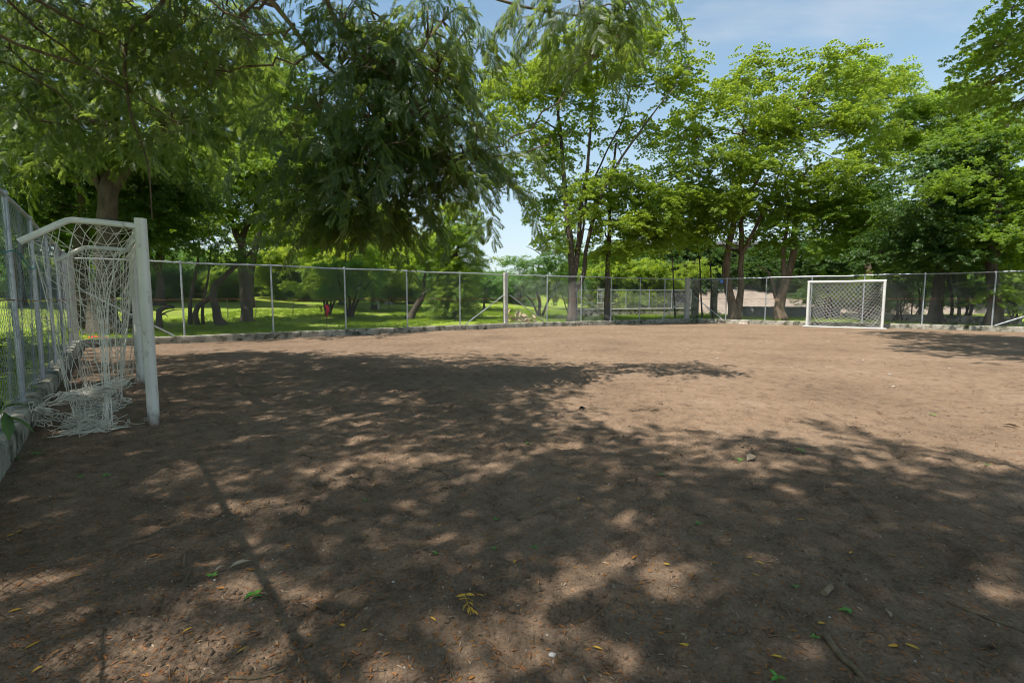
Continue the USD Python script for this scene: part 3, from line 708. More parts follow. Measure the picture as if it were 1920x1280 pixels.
# ---- undergrowth and small trees along the right fence
for k, (px, yb, Yd, h, w, kind_, lab) in enumerate([
        (1625, 600, 3.0, 1.9, 1.5, 'dark', 'low spreading bush with thin crossing stems behind the far goal'),
        (1690, 600, 2.6, 2.2, 1.3, 'dark', 'thin-stemmed dark bush left of the dark tree trunk'),
        (1815, 600, 2.2, 2.3, 1.2, 'dark', 'leaning many-stemmed bush between the two right trunks'),
        (1905, 600, 1.6, 1.6, 1.0, 'mid', 'ragged bush at the foot of the right edge trunk'),
        (1555, 600, 3.4, 2.2, 1.3, 'mid', 'green bush seen through the far goal net'),
        (1720, 600, 3.6, 3.2, 1.6, 'mid', 'tall bush filling the gap behind the dark tree')]):
    b = foot(px, 0, C3, C4, Yd)
    r_ = np.random.default_rng(200 + k); stems = []
    for q_ in range(5):
        e = b + np.array([r_.uniform(-0.8, 0.8) * w, r_.uniform(-0.3, 0.3), h * r_.uniform(0.6, 0.9)])
        m_ = b + np.array([r_.uniform(-0.25, 0.25) * w, r_.uniform(-0.2, 0.2), h * 0.4])
        stems.append(([b + np.array([r_.uniform(-0.3, 0.3), r_.uniform(-.2, .2), 0]), m_, e], r_.uniform(0.03, 0.06), 0.012))
    cr = [(b + np.array([r_.uniform(-0.7, 0.7) * w, r_.uniform(-0.4, 0.4), h * r_.uniform(0.62, 1.0)]), (0.5 * w, 0.6, 0.28), 7, 0.4) for _ in range(5)]
    tree('bush', lab, 'bush', stems, cr, 'broad', kind_, 'bark_dark', per=26, size=0.62, seed=220 + k, foot=False)
for k, (px, Yb, lab) in enumerate([(1267, 2.2, 'thin sapling left of the far corner post'), (1338, 1.3, 'thin crooked sapling right of the far corner post'), (1318, 1.8, 'slim leaning sapling trunk beside the grey gate post')]):
    b = foot(px, 0, C3 if px > 1290 else C2, C4 if px > 1290 else C3, Yb)
    y = b[1]
    tree('sapling', lab, 'tree', [([b, at(px - 4, 540, y), at(px - 6, 490, y), at(px - 12, 440, y), at(px - 8, 380, y)], 0.05, 0.02)],
         [ell(px - 15, 430, y, 45, 18, 1.0, 6, 0.55), ell(px + 20, 400, y, 40, 18, 1.0, 6, 0.55), ell(px, 370, y, 45, 18, 1.0, 6, 0.55)], 'broad', 'mid', 'bark_dark', per=40, size=0.9, seed=240 + k, foot=False)
b = foot(1308, 0, C3, C4, 7.0)
tree('bush', 'bright yellow-green bush behind the far corner post', 'bush', [([b, b + [0, 0, 1.2], b + [0.2, 0, 2.0]], 0.05, 0.02)],
     [ell(1300, 500, b[1], 30, 14, 0.8, 8, 0.45), ell(1330, 505, b[1], 25, 10, 0.7, 6, 0.4), ell(1280, 510, b[1], 22, 10, 0.7, 5, 0.4)], 'small', 'yellow', 'bark_dark', per=24, size=1.2, seed=250)

# ---- middle: shrubs and sky gap
b = G(1010, 29); y = 29
tree('shrub_tree', 'large light green shrubby tree behind the middle concrete post', 'tree',
     [([b, at(1012, 570, y), at(1005, 540, y), at(1000, 500, y)], 0.12, 0.04), ([b + [.2, 0, 0], at(1030, 560, y), at(1045, 535, y), at(1055, 500, y)], 0.09, 0.03), ([b, at(1000, 570, y), at(985, 550, y), at(975, 520, y)], 0.08, 0.03),
      ([at(1005, 520, y), at(1015, 480, y), at(1022, 460, y)], 0.05, 0.02)],
     [ell(1010, 490, y, 40, 22, 1.5), ell(975, 505, y, 25, 18, 1.2), ell(1050, 490, y, 40, 24, 1.5), ell(1030, 525, y - .6, 50, 20, 1.4), ell(985, 535, y - .4, 30, 18, 1.2), ell(1060, 540, y, 35, 22, 1.3), ell(965, 485, y, 10, 12, 0.5, 4, 0.4), ell(1085, 470, y + .5, 35, 24, 1.4)],
     'small', 'shrub', 'bark_grey', per=22, size=1.5, seed=21, dome=0.15, flat=0.4)
for k in range(7):
    a = at(1015 + 3 * k, 478, 29); e = at(985 + 14 * k + rng.uniform(-6, 6), 440 + abs(k - 3) * 5 + rng.uniform(-4, 8), 29)
    if k == 0: dead = thing('dead_branch', 'bare grey dead twigs sticking out above the light green shrubby tree', 'dead branches', a)
    obj('branch', tube(bezier(a, (a + e) / 2 + [rng.uniform(-.2, .2), 0, 0.05], e, 6), np.linspace(0.035, 0.012, 6), 5), M['bark_grey'], dead, at(1015, 478, 29), smooth=True)
b = G(1068, 30.5); y = 30.5
tree('shrub_tree', 'small shrub with grey twigs left of the tall airy tree', 'bush', [([b, at(1066, 560, y), at(1070, 530, y)], 0.07, 0.03), ([b, at(1056, 560, y), at(1050, 540, y)], 0.05, 0.02)],
     [ell(1066, 545, y, 25, 20, 1.0), ell(1085, 520, y, 25, 20, 1.0)], 'small', 'shrub', 'bark_grey', per=20, size=1.4, seed=22, dome=0.15, flat=0.4)
b = G(907, 34); y = 34
tree('young_tree', 'thin young tree left of the middle concrete post', 'tree', [([b, at(908, 560, y), at(912, 530, y), at(915, 515, y)], 0.09, 0.03), ([b + [0.05, 0, .6], at(900, 540, y), at(895, 525, y)], 0.05, 0.02)],
     [ell(905, 522, y, 26, 14, 1.2, 9, 0.55), ell(930, 530, y, 20, 14, 1.0, 7, 0.5), ell(885, 530, y, 16, 12, 1.0, 6, 0.5)], 'small', 'shrub', 'bark_grey', per=30, size=1.6, seed=23, dome=0.15, flat=0.4)
b = G(850, 24.5); y = 24.5
tree('round_bush', 'dense dark round bush reaching the ground beside the leaning tree', 'bush', [([b, at(850, 560, y), at(852, 520, y)], 0.12, 0.05)],
     [ell(850, 575, y, 36, 24, 1.1, 30, 0.42), ell(850, 540, y, 42, 25, 1.2, 30, 0.45), ell(858, 510, y, 36, 20, 1.1, 22, 0.45), ell(832, 555, y - .2, 26, 28, 0.9, 16, 0.42)], 'small', 'mid', 'bark_dark', per=30, size=1.15, seed=24, dome=0.2, flat=0.45)
b = G(765, 25.0); y = 25.0
tree('leaning_tree', 'thin tree leaning far to the right on the lawn', 'tree',
     [([b, at(775, 585, y), at(800, 550, y), at(832, 510, y), at(860, 465, y), at(885, 425, y), at(905, 400, y)], 0.20, 0.05), ([at(795, 555, y), at(795, 530, y), at(802, 500, y), at(815, 470, y), at(800, 440, y)], 0.09, 0.03)],
     [ell(830, 440, y, 60, 24, 1.6), ell(870, 430, y, 40, 24, 1.4), ell(780, 455, y, 55, 22, 1.6), ell(860, 400, y, 50, 20, 1.5), ell(740, 470, y + .6, 40, 20, 1.3), ell(900, 478, y, 18, 14, 0.8, 3, 0.4), ell(810, 480, y, 45, 12, 1.2, 6, 0.6), ell(840, 480, y - .4, 40, 18, 1.2)],
     'small', 'mid', 'bark_dark', per=38, size=1.6, seed=25, flat=0.3)

# ---- park trees left of the middle post
b = G(462, 21.8); y = 21.8
tree('forked_tree', 'straight trunk forking into a V in the middle of the left lawn', 'tree',
     [([b, at(460, 560, y), at(455, 500, y), at(450, 450, y)], 0.25, 0.17),
      ([at(450, 455, y), at(440, 430, y), at(430, 400, y), at(425, 350, y)], 0.16, 0.07), ([at(451, 452, y), at(460, 432, y), at(470, 412, y), at(490, 360, y)], 0.15, 0.07)],
     [ell(420, 330, y, 90, 40, 2.2), ell(500, 330, y, 90, 40, 2.2), ell(560, 390, y, 70, 35, 2.0), ell(380, 390, y, 60, 30, 1.8), ell(460, 260, y + 1, 110, 45, 2.5), ell(560, 300, y + 1, 70, 45, 2.2), ell(500, 420, y - .4, 60, 18, 1.4)],
     'broad', 'mid', 'bark_grey', per=38, size=1.1, seed=31)
b = G(413, 19.5); y = 19.5
tree('crooked_tree', 'low crooked tree with a leaning trunk and dark glossy leaves', 'tree',
     [([b, at(402, 570, y), at(398, 545, y), at(415, 525, y), at(440, 500, y), at(470, 470, y)], 0.19, 0.06), ([G(368, 19.8), at(372, 575, y), at(395, 555, y), at(402, 535, y)], 0.11, 0.08),
      ([G(355, 20), at(358, 560, y), at(365, 520, y), at(372, 480, y)], 0.10, 0.04), ([G(378, 20), at(382, 560, y), at(390, 520, y), at(395, 470, y)], 0.07, 0.03)],
     [ell(350, 450, y, 60, 28, 1.6), ell(410, 455, y - .4, 55, 26, 1.5), ell(460, 470, y, 45, 22, 1.3), ell(310, 420, y, 45, 28, 1.4), ell(380, 405, y, 60, 25, 1.6), ell(300, 470, y + .4, 35, 22, 1.2)],
     'long', 'dark', 'bark_grey', per=22, size=0.95, seed=32, droop=0.9)
b = G(296, 17.6)
stump = thing('dead_stump', 'curved dead stump bending over the grass left of the crooked tree', 'stump', b)
obj('trunk', tube(resample([b, at(298, 585, b[1]), at(306, 578, b[1]), at(318, 574, b[1]), at(326, 576, b[1])], 14), np.linspace(0.13, 0.05, 14), 10, rough=0.3), M['bark_grey'], stump, b, smooth=True)
for k in range(5):
    a = at(296 + 3 * k, 590, b[1]); e = a + [rng.uniform(-.3, .9), rng.uniform(-.3, .3), rng.uniform(-0.1, 0.45)]
    obj('branch', tube(bezier(a, (a + e) / 2 + [0, 0, .15], e, 6), np.linspace(0.03, 0.01, 6), 5), M['bark_grey'], stump, b, smooth=True)
for k, (px, Y_, lab) in enumerate([(613, 26.5, 'small round-headed tree behind the red flag'), (655, 25.5, 'small tree with fanned stems right of the red flag')]):
    b = G(px, Y_); y = Y_
    st = [([b, at(px + 1, 575, y), at(px - 2, 550, y), at(px - 5, 530, y)], 0.10, 0.04)]
    for dx in ((14, 25, -8) if k == 0 else (16, 28, -14)):
        st.append(([b + [dx * 0.004, 0, 0], at(px + dx * 0.5, 570, y), at(px + dx, 545, y), at(px + dx * 1.5, 525, y)], 0.08, 0.03))
    tree('park_tree', lab, 'tree', st, [ell(px - 25, 520, y, 35, 20, 1.3), ell(px + 20, 515, y, 40, 20, 1.4), ell(px - 5, 490, y, 45, 20, 1.4), ell(px + 25, 535, y - .4, 30, 14, 1.1), ell(px - 20, 540, y - .4, 25, 12, 1.0)],
         'small', 'mid' if k == 0 else 'shrub', 'bark_dark', per=22, size=1.5, seed=40 + k, dome=0.15, flat=0.35)
# big trunks behind the left goal
b = G(192, 15.3); y = 15.3
tree('big_tree', 'massive old trunk seen through the left goal net', 'tree',
     [([b, at(195, 570, y), at(198, 500, y), at(203, 430, y), at(206, 360, y), at(203, 280, y), at(195, 180, y)], 0.42, 0.16), ([at(204, 420, y), at(190, 370, y), at(165, 300, y - .5), at(120, 200, y - 1)], 0.16, 0.06), ([at(206, 370, y), at(250, 300, y), at(320, 220, y - .5), at(420, 140, y - 1)], 0.17, 0.05)],
     [ell(120, 180, y - 1, 110, 45, 2.2), ell(240, 150, y, 100, 45, 2.2), ell(340, 190, y - .5, 90, 40, 2.0), ell(60, 270, y - .5, 80, 40, 2.0), ell(180, 270, y + .5, 90, 35, 2.0), ell(300, 280, y, 80, 35, 1.8), ell(420, 150, y - 1, 80, 40, 1.8), ell(60, 90, y - 1, 100, 45, 2), ell(220, 60, y, 120, 45, 2.2), ell(380, 60, y, 90, 45, 2)],
     'feather', 'feather', 'bark_grey', per=26, size=1.7, seed=51, droop=0.5)
b = G(150, 16.6); y = 16.6
tree('old_tree', 'dark trunk standing just left of the massive old trunk', 'tree',
     [([b, at(152, 560, y), at(154, 480, y), at(155, 400, y), at(152, 330, y), at(140, 260, y)], 0.30, 0.12)],
     [ell(70, 350, y, 70, 30, 1.8), ell(150, 340, y + 1, 70, 28, 1.6), ell(30, 300, y, 60, 35, 1.8), ell(230, 350, y + 1, 60, 30, 1.6), ell(110, 400, y + .6, 60, 25, 1.5), ell(30, 410, y, 50, 28, 1.5), ell(260, 410, y + 1.4, 45, 25, 1.4)],
     'broad', 'dark', 'bark_dark', per=40, size=1.05, seed=52)
b = G(236, 17.2); y = 17.2
tree('slim_tree', 'slim dark tree between the massive trunk and the goal post', 'tree', [([b, at(238, 560, y), at(240, 510, y), at(246, 440, y), at(255, 370, y)], 0.16, 0.06)],
     [ell(270, 380, y, 60, 28, 1.6), ell(330, 350, y + .5, 60, 30, 1.6), ell(250, 450, y + 1, 45, 22, 1.3), ell(300, 320, y + .6, 70, 30, 1.7)], 'broad', 'dark', 'bark_dark', per=40, size=1.0, seed=53)
b = G(466, 31); y = 31
tree('tall_park_tree', 'tall broad tree with an open pale green top above the left lawn', 'tree',
     [([b, at(468, 540, y), at(485, 440, y), at(500, 340, y), at(500, 250, y), at(505, 180, y)], 0.27, 0.08), ([at(500, 330, y), at(480, 270, y), at(455, 210, y)], 0.16, 0.05), ([at(500, 280, y), at(540, 230, y), at(570, 170, y)], 0.16, 0.05)],
     [ell(505, 115, y, 55, 26, 2.0), ell(460, 150, y, 60, 26, 2.0), ell(545, 150, y, 45, 24, 1.8), ell(510, 180, y - .5, 80, 26, 2.2), ell(440, 210, y, 60, 26, 2.0), ell(570, 220, y, 50, 26, 2.0), ell(520, 250, y - .5, 70, 26, 2.0), ell(440, 290, y, 60, 26, 2.0), ell(560, 300, y, 70, 28, 2.0), ell(620, 340, y + 1, 60, 28, 2.0)],
     'broad', 'mid', 'bark_dark', per=30, size=1.15, seed=33)

# ---- rows of park trees farther off: each with its own trunk and crown
far_specs = [  # px, depth, top px, half width px, leaf, label
    (35, 26, 170, 120, 'dark', 'dark leafy tree behind the left fence at the picture edge'),
    (120, 30, 190, 120, 'mid', 'broad green tree behind the old trunks'),
    (300, 30, 230, 110, 'dark', 'dark tree behind the crooked tree'),
    (330, 38, 470, 60, 'shrub', 'pale bushy tree at the left back of the lawn'),
    (230, 40, 450, 60, 'mid', 'green bushy tree at the back of the lawn behind the goal'),
    (420, 44, 455, 60, 'mid', 'green tree at the lawn back left of the forked trunk'),
    (520, 40, 420, 60, 'bright', 'yellow-green tree at the lawn back behind the red flag'),
    (575, 46, 400, 60, 'bright', 'taller yellow-green tree beyond the red flag'),
    (640, 36, 395, 60, 'bright', 'bright layered tree above the fanned small tree'),
    (700, 32, 385, 60, 'bright', 'bright green layered tree left of the leaning tree'),
    (735, 44, 430, 60, 'mid', 'green tree at the lawn back with a hanging crown'),
    (790, 50, 450, 55, 'mid', 'distant green tree behind the leaning tree'),
    (700, 56, 480, 60, 'mid', 'distant low tree on the far lawn edge'),
    (600, 58, 470, 60, 'mid', 'distant low tree behind the yellow-green trees'),
    (480, 58, 470, 60, 'mid', 'distant low tree at the far left of the lawn'),
    (845, 60, 505, 40, 'shrub', 'distant shrub left of the sky gap'),
    (900, 66, 512, 34, 'shrub', 'hazy distant shrub under the sky gap'),
    (945, 62, 508, 30, 'shrub', 'distant shrub right under the sky gap'),
    (880, 85, 520, 40, 'shrub', 'farthest low tree on the horizon of the sky gap'),
    (960, 88, 522, 40, 'shrub', 'farthest low tree behind the middle post'),
    (1110, 44, 470, 60, 'mid', 'green tree behind the tall airy tree stems'),
    (1130, 38, 505, 50, 'bright', 'light green bushy tree right of the airy tree stems'),
    (1200, 37, 490, 55, 'bright', 'light green bushy tree behind the straight trunk'),
    (1305, 39, 440, 45, 'dark', 'dark leafy tree hiding the shed behind the far corner post'),
    (1185, 43, 450, 50, 'mid', 'green tree hiding the left end of the shed'),
    (1250, 40, 470, 50, 'dark', 'dark green tree in front of the grey building'),
    (1420, 40, 470, 60, 'dark', 'dark tree behind the twin dark trunks'),
    (1560, 36, 430, 70, 'dark', 'dark tree behind the far goal'),
    (1640, 38, 420, 70, 'mid', 'green tree behind the far goal to its right'),
    (1720, 36, 330, 80, 'dark', 'tall dark tree behind the dense dark tree'),
    (1830, 34, 290, 90, 'dark', 'tall dark tree behind the right edge trunk'),
    (1930, 34, 270, 80, 'mid', 'tall green tree at the right picture edge'),
]
for k, (px, Y_, top, hw, lf_, lab) in enumerate(far_specs):
    b = G(px, Y_); zt = at(px, top, Y_)[2]; H = zt - b[2]; W = hw * Y_ / F
    r_ = np.random.default_rng(300 + k)
    st = [([b, b + [r_.uniform(-.1, .1), 0, H * 0.22], b + [r_.uniform(-.3, .3), r_.uniform(-.3, .3), H * 0.5], b + [r_.uniform(-.4, .4), r_.uniform(-.3, .3), H * 0.8]], 0.03 + 0.02 * H, 0.03)]
    for _ in range(2):
        st.append(([b + [0, 0, H * 0.2], b + [r_.uniform(-.4, .4) * W, r_.uniform(-.4, .4), H * 0.45], b + [r_.uniform(-.7, .7) * W, r_.uniform(-.6, .6), H * 0.65]], 0.03 + 0.012 * H, 0.03))
    cr = []
    for _ in range(7):
        a = r_.uniform(0, 2 * np.pi); q_ = r_.uniform(0.2, 0.75); zz = r_.uniform(0.38, 0.9)
        wz = 1.0 if zz < 0.7 else 0.75
        cr.append((b + np.array([math.cos(a) * W * q_ * wz, math.sin(a) * W * q_ * wz, H * zz]), (W * 0.45, W * 0.45, H * 0.13), max(6, int(7 * W * W / (0.9 * 0.9) * 0.22)), 0.8))
    small = lf_ in ('shrub', 'bright')
    tree('park_tree', lab, 'tree', st, cr, 'small' if small else 'broad', lf_, 'bark_dark', per=36 if small else 32, size=1.9 if small else 1.2, seed=320 + k, dome=0.25, flat=0.3, twigs=False)
shrub_specs = [(300, 34, 500, 40, 'shrub', 'left of the crooked tree'), (345, 40, 505, 40, 'bright', 'behind the crooked tree'), (400, 42, 500, 35, 'shrub', 'just left of the forked trunk'), (440, 36, 508, 35, 'mid', 'right behind the forked trunk'), (500, 44, 510, 40, 'bright', 'between the forked trunk and the red flag'), (545, 40, 500, 40, 'shrub', 'left of the red flag'), (585, 48, 505, 40, 'bright', 'directly behind the red flag'), (622, 44, 500, 40, 'mid', 'behind the small round-headed tree'), (680, 42, 500, 40, 'shrub', 'behind the fanned small tree'), (735, 40, 505, 40, 'bright', 'beyond the marker block'), (770, 46, 510, 35, 'mid', 'left of the leaning tree'), (805, 40, 500, 30, 'shrub', 'behind the leaning trunk'), (890, 44, 522, 26, 'shrub', 'right of the round dark bush'), (935, 48, 527, 26, 'mid', 'left of the middle concrete post'), (975, 46, 522, 30, 'shrub', 'right of the middle concrete post'), (200, 36, 500, 40, 'mid', 'behind the massive old trunk'), (250, 38, 505, 40, 'shrub', 'behind the slim dark tree'), (100, 34, 480, 60, 'mid', 'behind the left goal net'), (30, 32, 480, 60, 'shrub', 'at the left picture edge')]
for k, (px, Y_, top, hw, lf_, where) in enumerate(shrub_specs):
    b = G(px, Y_); H = at(px, top, Y_)[2] - b[2]; W = hw * Y_ / F; r_ = np.random.default_rng(600 + k)
    st = [([b, b + [r_.uniform(-.3, .3) * W, 0, H * 0.4], b + [r_.uniform(-.7, .7) * W, 0, H * 0.75]], 0.07, 0.02) for _ in range(4)]
    cr = [(b + np.array([r_.uniform(-0.8, 0.8) * W, r_.uniform(-0.5, 0.5) * W, H * z_]), (W * 0.5, W * 0.5, H * 0.14), 9, 0.6) for z_ in (0.16, 0.3, 0.42, 0.55, 0.68, 0.8, 0.9)]
    tree('park_shrub', {'shrub': 'pale green', 'bright': 'yellow-green', 'mid': 'green'}[lf_] + ' leafy shrub on the back lawn ' + where, 'shrub', st, cr, 'small', lf_, 'bark_dark', per=22, size=1.5, seed=620 + k, dome=0.15, flat=0.4, twigs=False, foot=False)
# wall of far-off wood behind everything on the left, right and middle
wood = []
wr = np.random.default_rng(5)
for k in range(420):
    a = wr.uniform(-62, 60); Yw = wr.uniform(60, 82) if not (-7 < a < 9) else wr.uniform(110, 140)
    xw = math.tan(math.radians(a)) * Yw
    g = float(terrain(xw, Yw)); hmax = 5.5 if a < -7 else 4.0
    if -7 < a < 9: hmax = 3.5
    wood.append((np.array([xw, Yw, g + wr.uniform(0.3, hmax)]), wr.uniform(1.2, 2.2)))
wt = thing('distant_wood', 'far-off green wood closing the view behind the park', 'wood', kind='stuff')
foliage(wt, 'broad', LEAF['mid'], wood, 9, 3.0, seed=6, name='foliage', flat=0.4)

# ---- the feathery tree over the court: trunk outside the left fence, boughs reaching over the camera's view
b = np.array([-8.7, 5.2, 0.12])
limbs = [
    ([b, b + [0.1, 0, 2.0], b + [0.5, 0.2, 4.2], b + [1.0, 0.4, 6.2]], 0.36, 0.22),
    ([b + [0.5, 0.2, 4.2], at(300, -160, 6.0), at(505, 0, 6.4), at(590, 108, 6.6), at(655, 165, 6.8), at(720, 240, 7.0)], 0.10, 0.015),
    ([b + [1.0, 0.4, 6.0], at(560, -120, 6.2), at(650, 85, 6.3), at(720, 140, 6.5), at(800, 230, 6.6), at(860, 300, 6.8)], 0.09, 0.012),
    ([b + [1.0, 0.4, 6.2], at(640, -160, 6.6), at(820, -60, 6.8), at(960, 10, 7.0), at(1080, 30, 7.0)], 0.09, 0.012),
    ([b + [0.5, 0.2, 4.0], at(330, -60, 7.4), at(290, 20, 7.6), at(240, 60, 7.8), at(235, 130, 7.9), at(243, 210, 8.0), at(262, 260, 8.0), at(278, 320, 8.0), at(284, 410, 8.0)], 0.07, 0.008),
    ([at(330, -60, 7.4), at(350, 20, 7.6), at(330, 55, 7.8), at(290, 75, 8.0), at(265, 105, 8.0)], 0.035, 0.01),
    ([at(240, 60, 7.8), at(190, 50, 8.2), at(140, 38, 8.6), at(60, 10, 9.0)], 0.03, 0.01),
]
E_ = lambda px, py, y, rx, rz, ry, n=None: ell(px, py, y, rx * 0.68, rz * 0.72, ry, n, 0.33)
near_crown = [
    E_(640, 30, 6.6, 60, 40, 0.6, 8), E_(720, 40, 6.6, 80, 45, 0.7, 13), E_(830, 40, 6.8, 80, 40, 0.7, 13), E_(880, 50, 7.0, 30, 35, 0.5, 4), E_(640, 120, 6.6, 60, 45, 0.6, 9), E_(730, 130, 6.4, 80, 50, 0.7, 15), E_(820, 140, 6.6, 70, 45, 0.7, 13), E_(860, 190, 6.8, 35, 40, 0.5, 5),
    E_(600, 200, 6.6, 50, 45, 0.6, 8), E_(690, 220, 6.2, 80, 45, 0.7, 15), E_(790, 230, 6.4, 80, 45, 0.7, 14), E_(880, 270, 6.8, 50, 40, 0.6, 8), E_(620, 280, 6.4, 60, 40, 0.6, 10), E_(720, 300, 6.2, 80, 40, 0.7, 13), E_(820, 310, 6.6, 70, 35, 0.7, 10), E_(900, 300, 7.0, 30, 25, 0.5, 3),
    E_(660, 360, 6.4, 70, 35, 0.6, 11), E_(740, 380, 6.6, 50, 35, 0.6, 7), E_(580, 350, 6.6, 45, 40, 0.6, 7), E_(705, 405, 6.8, 25, 18, 0.5, 3), E_(930, 365, 7.2, 26, 16, 0.4, 2), E_(1030, 270, 7.4, 22, 20, 0.4, 1),
    E_(1010, 10, 7.0, 40, 22, 0.6, 6), E_(1090, 25, 7.0, 50, 30, 0.6, 8), E_(1140, 60, 7.0, 35, 28, 0.5, 5), E_(1190, 0, 7.0, 50, 18, 0.6, 5), E_(1115, 105, 7.0, 25, 15, 0.4, 2),
    E_(60, 40, 8.6, 80, 45, 0.9, 12), E_(160, 30, 8.4, 80, 40, 0.9, 12), E_(270, 30, 8.0, 70, 40, 0.8, 9), E_(370, 40, 7.8, 70, 45, 0.8, 10), E_(450, 30, 7.6, 45, 45, 0.6, 7), E_(60, 130, 8.6, 80, 45, 0.9, 12), E_(170, 130, 8.4, 70, 45, 0.8, 10), E_(290, 130, 8.2, 60, 40, 0.7, 6), E_(390, 130, 8.0, 70, 40, 0.8, 8), E_(60, 220, 8.8, 70, 40, 0.8, 8), E_(160, 230, 8.8, 70, 40, 0.8, 8), E_(330, 230, 8.6, 60, 40, 0.7, 6), E_(462, 60, 7.2, 16, 40, 0.4, 3),
]
near_crown += [E_(560, 260, 6.6, 30, 30, 0.5, 3), E_(965, 285, 7.2, 30, 16, 0.4, 2), E_(600, 405, 6.8, 30, 25, 0.5, 2), E_(830, 385, 6.8, 30, 18, 0.4, 2), E_(20, 10, 8.6, 60, 40, 0.8, 8), E_(110, 0, 8.4, 60, 40, 0.8, 8), E_(210, 5, 8.2, 60, 40, 0.8, 8), E_(320, 0, 8.0, 60, 40, 0.8, 8), E_(425, 10, 7.8, 40, 40, 0.6, 6)]
near_crown += [(np.array(c), R, n, 0.6) for c, R, n in [  # the boughs above the frame
    ((-6.6, 6.2, 8.4), (2.0, 1.8, 0.8), 22), ((-4.6, 6.6, 8.4), (1.8, 1.6, 0.8), 18), ((-8.6, 5.6, 8.4), (2.0, 2.0, 0.9), 24), ((-7.0, 3.8, 8.0), (1.8, 1.6, 0.8), 24), ((-5.0, 4.4, 7.8), (1.6, 1.4, 0.6), 18), ((-9.4, 2.8, 8.0), (1.9, 1.8, 0.9), 22), ((-7.4, 1.6, 7.8), (1.8, 1.6, 0.8), 22), ((-10.6, 6.8, 8.6), (1.9, 1.9, 0.9), 20), ((-5.6, 2.2, 7.6), (1.4, 1.2, 0.6), 14), ((-4.2, 3.4, 7.6), (1.4, 1.2, 0.6), 16), ((-3.3, 4.8, 7.6), (1.3, 1.2, 0.6), 15), ((-2.8, 3.0, 7.4), (1.2, 1.1, 0.6), 12), ((-5.6, 5.6, 8.2), (1.4, 1.4, 0.6), 14)]]
tree('feathery_tree', 'feathery-leaved tree hanging its dark boughs over the court from the top left', 'tree', limbs, near_crown, 'feather', 'feather', 'bark_brown', per=37, size=0.8, reach=4, seed=61, droop=0.75, dome=0.5, flat=0.45, up=-0.05, limb_k=0.007)
# a second one behind the camera; only its shade falls into the picture
b = np.array([1.2, -7.0, 0.0])
tree('feathery_tree', 'feathery-leaved tree behind the viewer shading the near ground', 'tree',
     [([b, b + [0, 0.2, 2.6], b + [-0.4, 0.8, 5.0], b + [-0.8, 1.6, 7.5]], 0.34, 0.2), ([b + [-0.4, 0.8, 5.2], b + [-2.6, 3.4, 7.6], b + [-4.4, 6.0, 9.0]], 0.06, 0.02), ([b + [-0.4, 0.8, 5.4], b + [-0.2, 3.2, 7.6], b + [0.0, 5.6, 9.0]], 0.06, 0.02)],
     [(np.array(c), R, n, 0.8) for c, R, n in [((-6.0, -0.6, 8.6), (1.9, 1.6, 0.7), 15), ((-3.9, 0.2, 8.8), (1.8, 1.5, 0.6), 14), ((-1.8, -0.2, 8.9), (1.6, 1.4, 0.6), 13), ((0.2, -1.0, 8.8), (1.5, 1.3, 0.6), 12), ((-4.6, -2.2, 8.8), (1.8, 1.6, 0.7), 15), ((-2.2, -1.8, 8.6), (1.8, 1.5, 0.6), 14), ((0.4, -2.0, 8.8), (1.8, 1.6, 0.7), 15), ((-0.8, -3.8, 9.2), (2.0, 1.6, 0.8), 14), ((2.2, -3.2, 9.4), (2.0, 1.8, 0.9), 14), ((-6.8, 1.8, 8.6), (1.7, 1.5, 0.7), 14)]],
     'feather', 'feather', 'bark_brown', per=17, size=1.35, seed=62, droop=0.6, dome=0.4, flat=0.35, up=-0.02, limb_k=0.004)

# ------------------------------------------------------------------ things on the park side
grng = np.random.default_rng(91)
def tuft(seed, n=13, h=0.11):
    r = np.random.default_rng(seed); V, Fc = [], []
    for k in range(n):
        a = r.uniform(0, 6.28); o = np.array([r.normal(0, 0.045), r.normal(0, 0.045), -0.01]); L = h * r.uniform(0.5, 1.2); w = 0.006
        d = np.array([math.cos(a), math.sin(a), 0]); s = np.array([-d[1], d[0], 0]) * w
        b = [o - s, o + s, o + d * L * 0.25 + [0, 0, L * 0.7] + s * 0.7, o + d * L * 0.25 + [0, 0, L * 0.7] - s * 0.7, o + d * L * 0.75 + [0, 0, L * 0.95]]
        i = len(V); V += b; Fc += [(i, i + 1, i + 2), (i, i + 2, i + 3), (i + 3, i + 2, i + 4)]
    return np.array(V), np.array(Fc)
pts = []
for n, dlo, dhi in ((9000, 0.12, 5.0), (8000, 4.0, 16.0)):
    q_ = np.c_[grng.uniform(-16, 24, n * 4), grng.uniform(8, 44, n * 4)]
    dd = shapely.distance(shapely.points(q_), court_out)
    ang = q_[:, 0] / q_[:, 1]
    keep = (dd > dlo) & (dd < dhi) & (ang > -1.15) & (ang < 1.12)
    q_ = q_[keep]
    pn = meshkit.fbm(np.c_[q_ * 0.5, np.zeros(len(q_))], 3, 8)
    shade_side = np.where(q_[:, 0] > 9.0, 0.35, 1.0)
    q_ = q_[(pn > 0.36) & (grng.random(len(q_)) < shade_side)][:n]
    pts.append(q_)
pts = np.vstack(pts); n = len(pts); gz = terrain(pts[:, 0], pts[:, 1])
gth = thing('lawn_grass', 'green grass of the park lawn behind the fence', 'grass', kind='stuff')
a_ = grng.uniform(0, 6.28, n)
scatter(str(gth.GetPath()), 'blades', [('grass_tuft', tuft(s), M['grass']) for s in range(4)], np.c_[pts, gz], np.c_[np.cos(a_ / 2), 0 * a_, 0 * a_, np.sin(a_ / 2)], grng.uniform(0.6, 1.35, n) * np.clip(0.8 + 0.5 * (pts[:, 1] - 12) / 20, 0.8, 1.5), grng.integers(0, 4, n), kind='stuff')
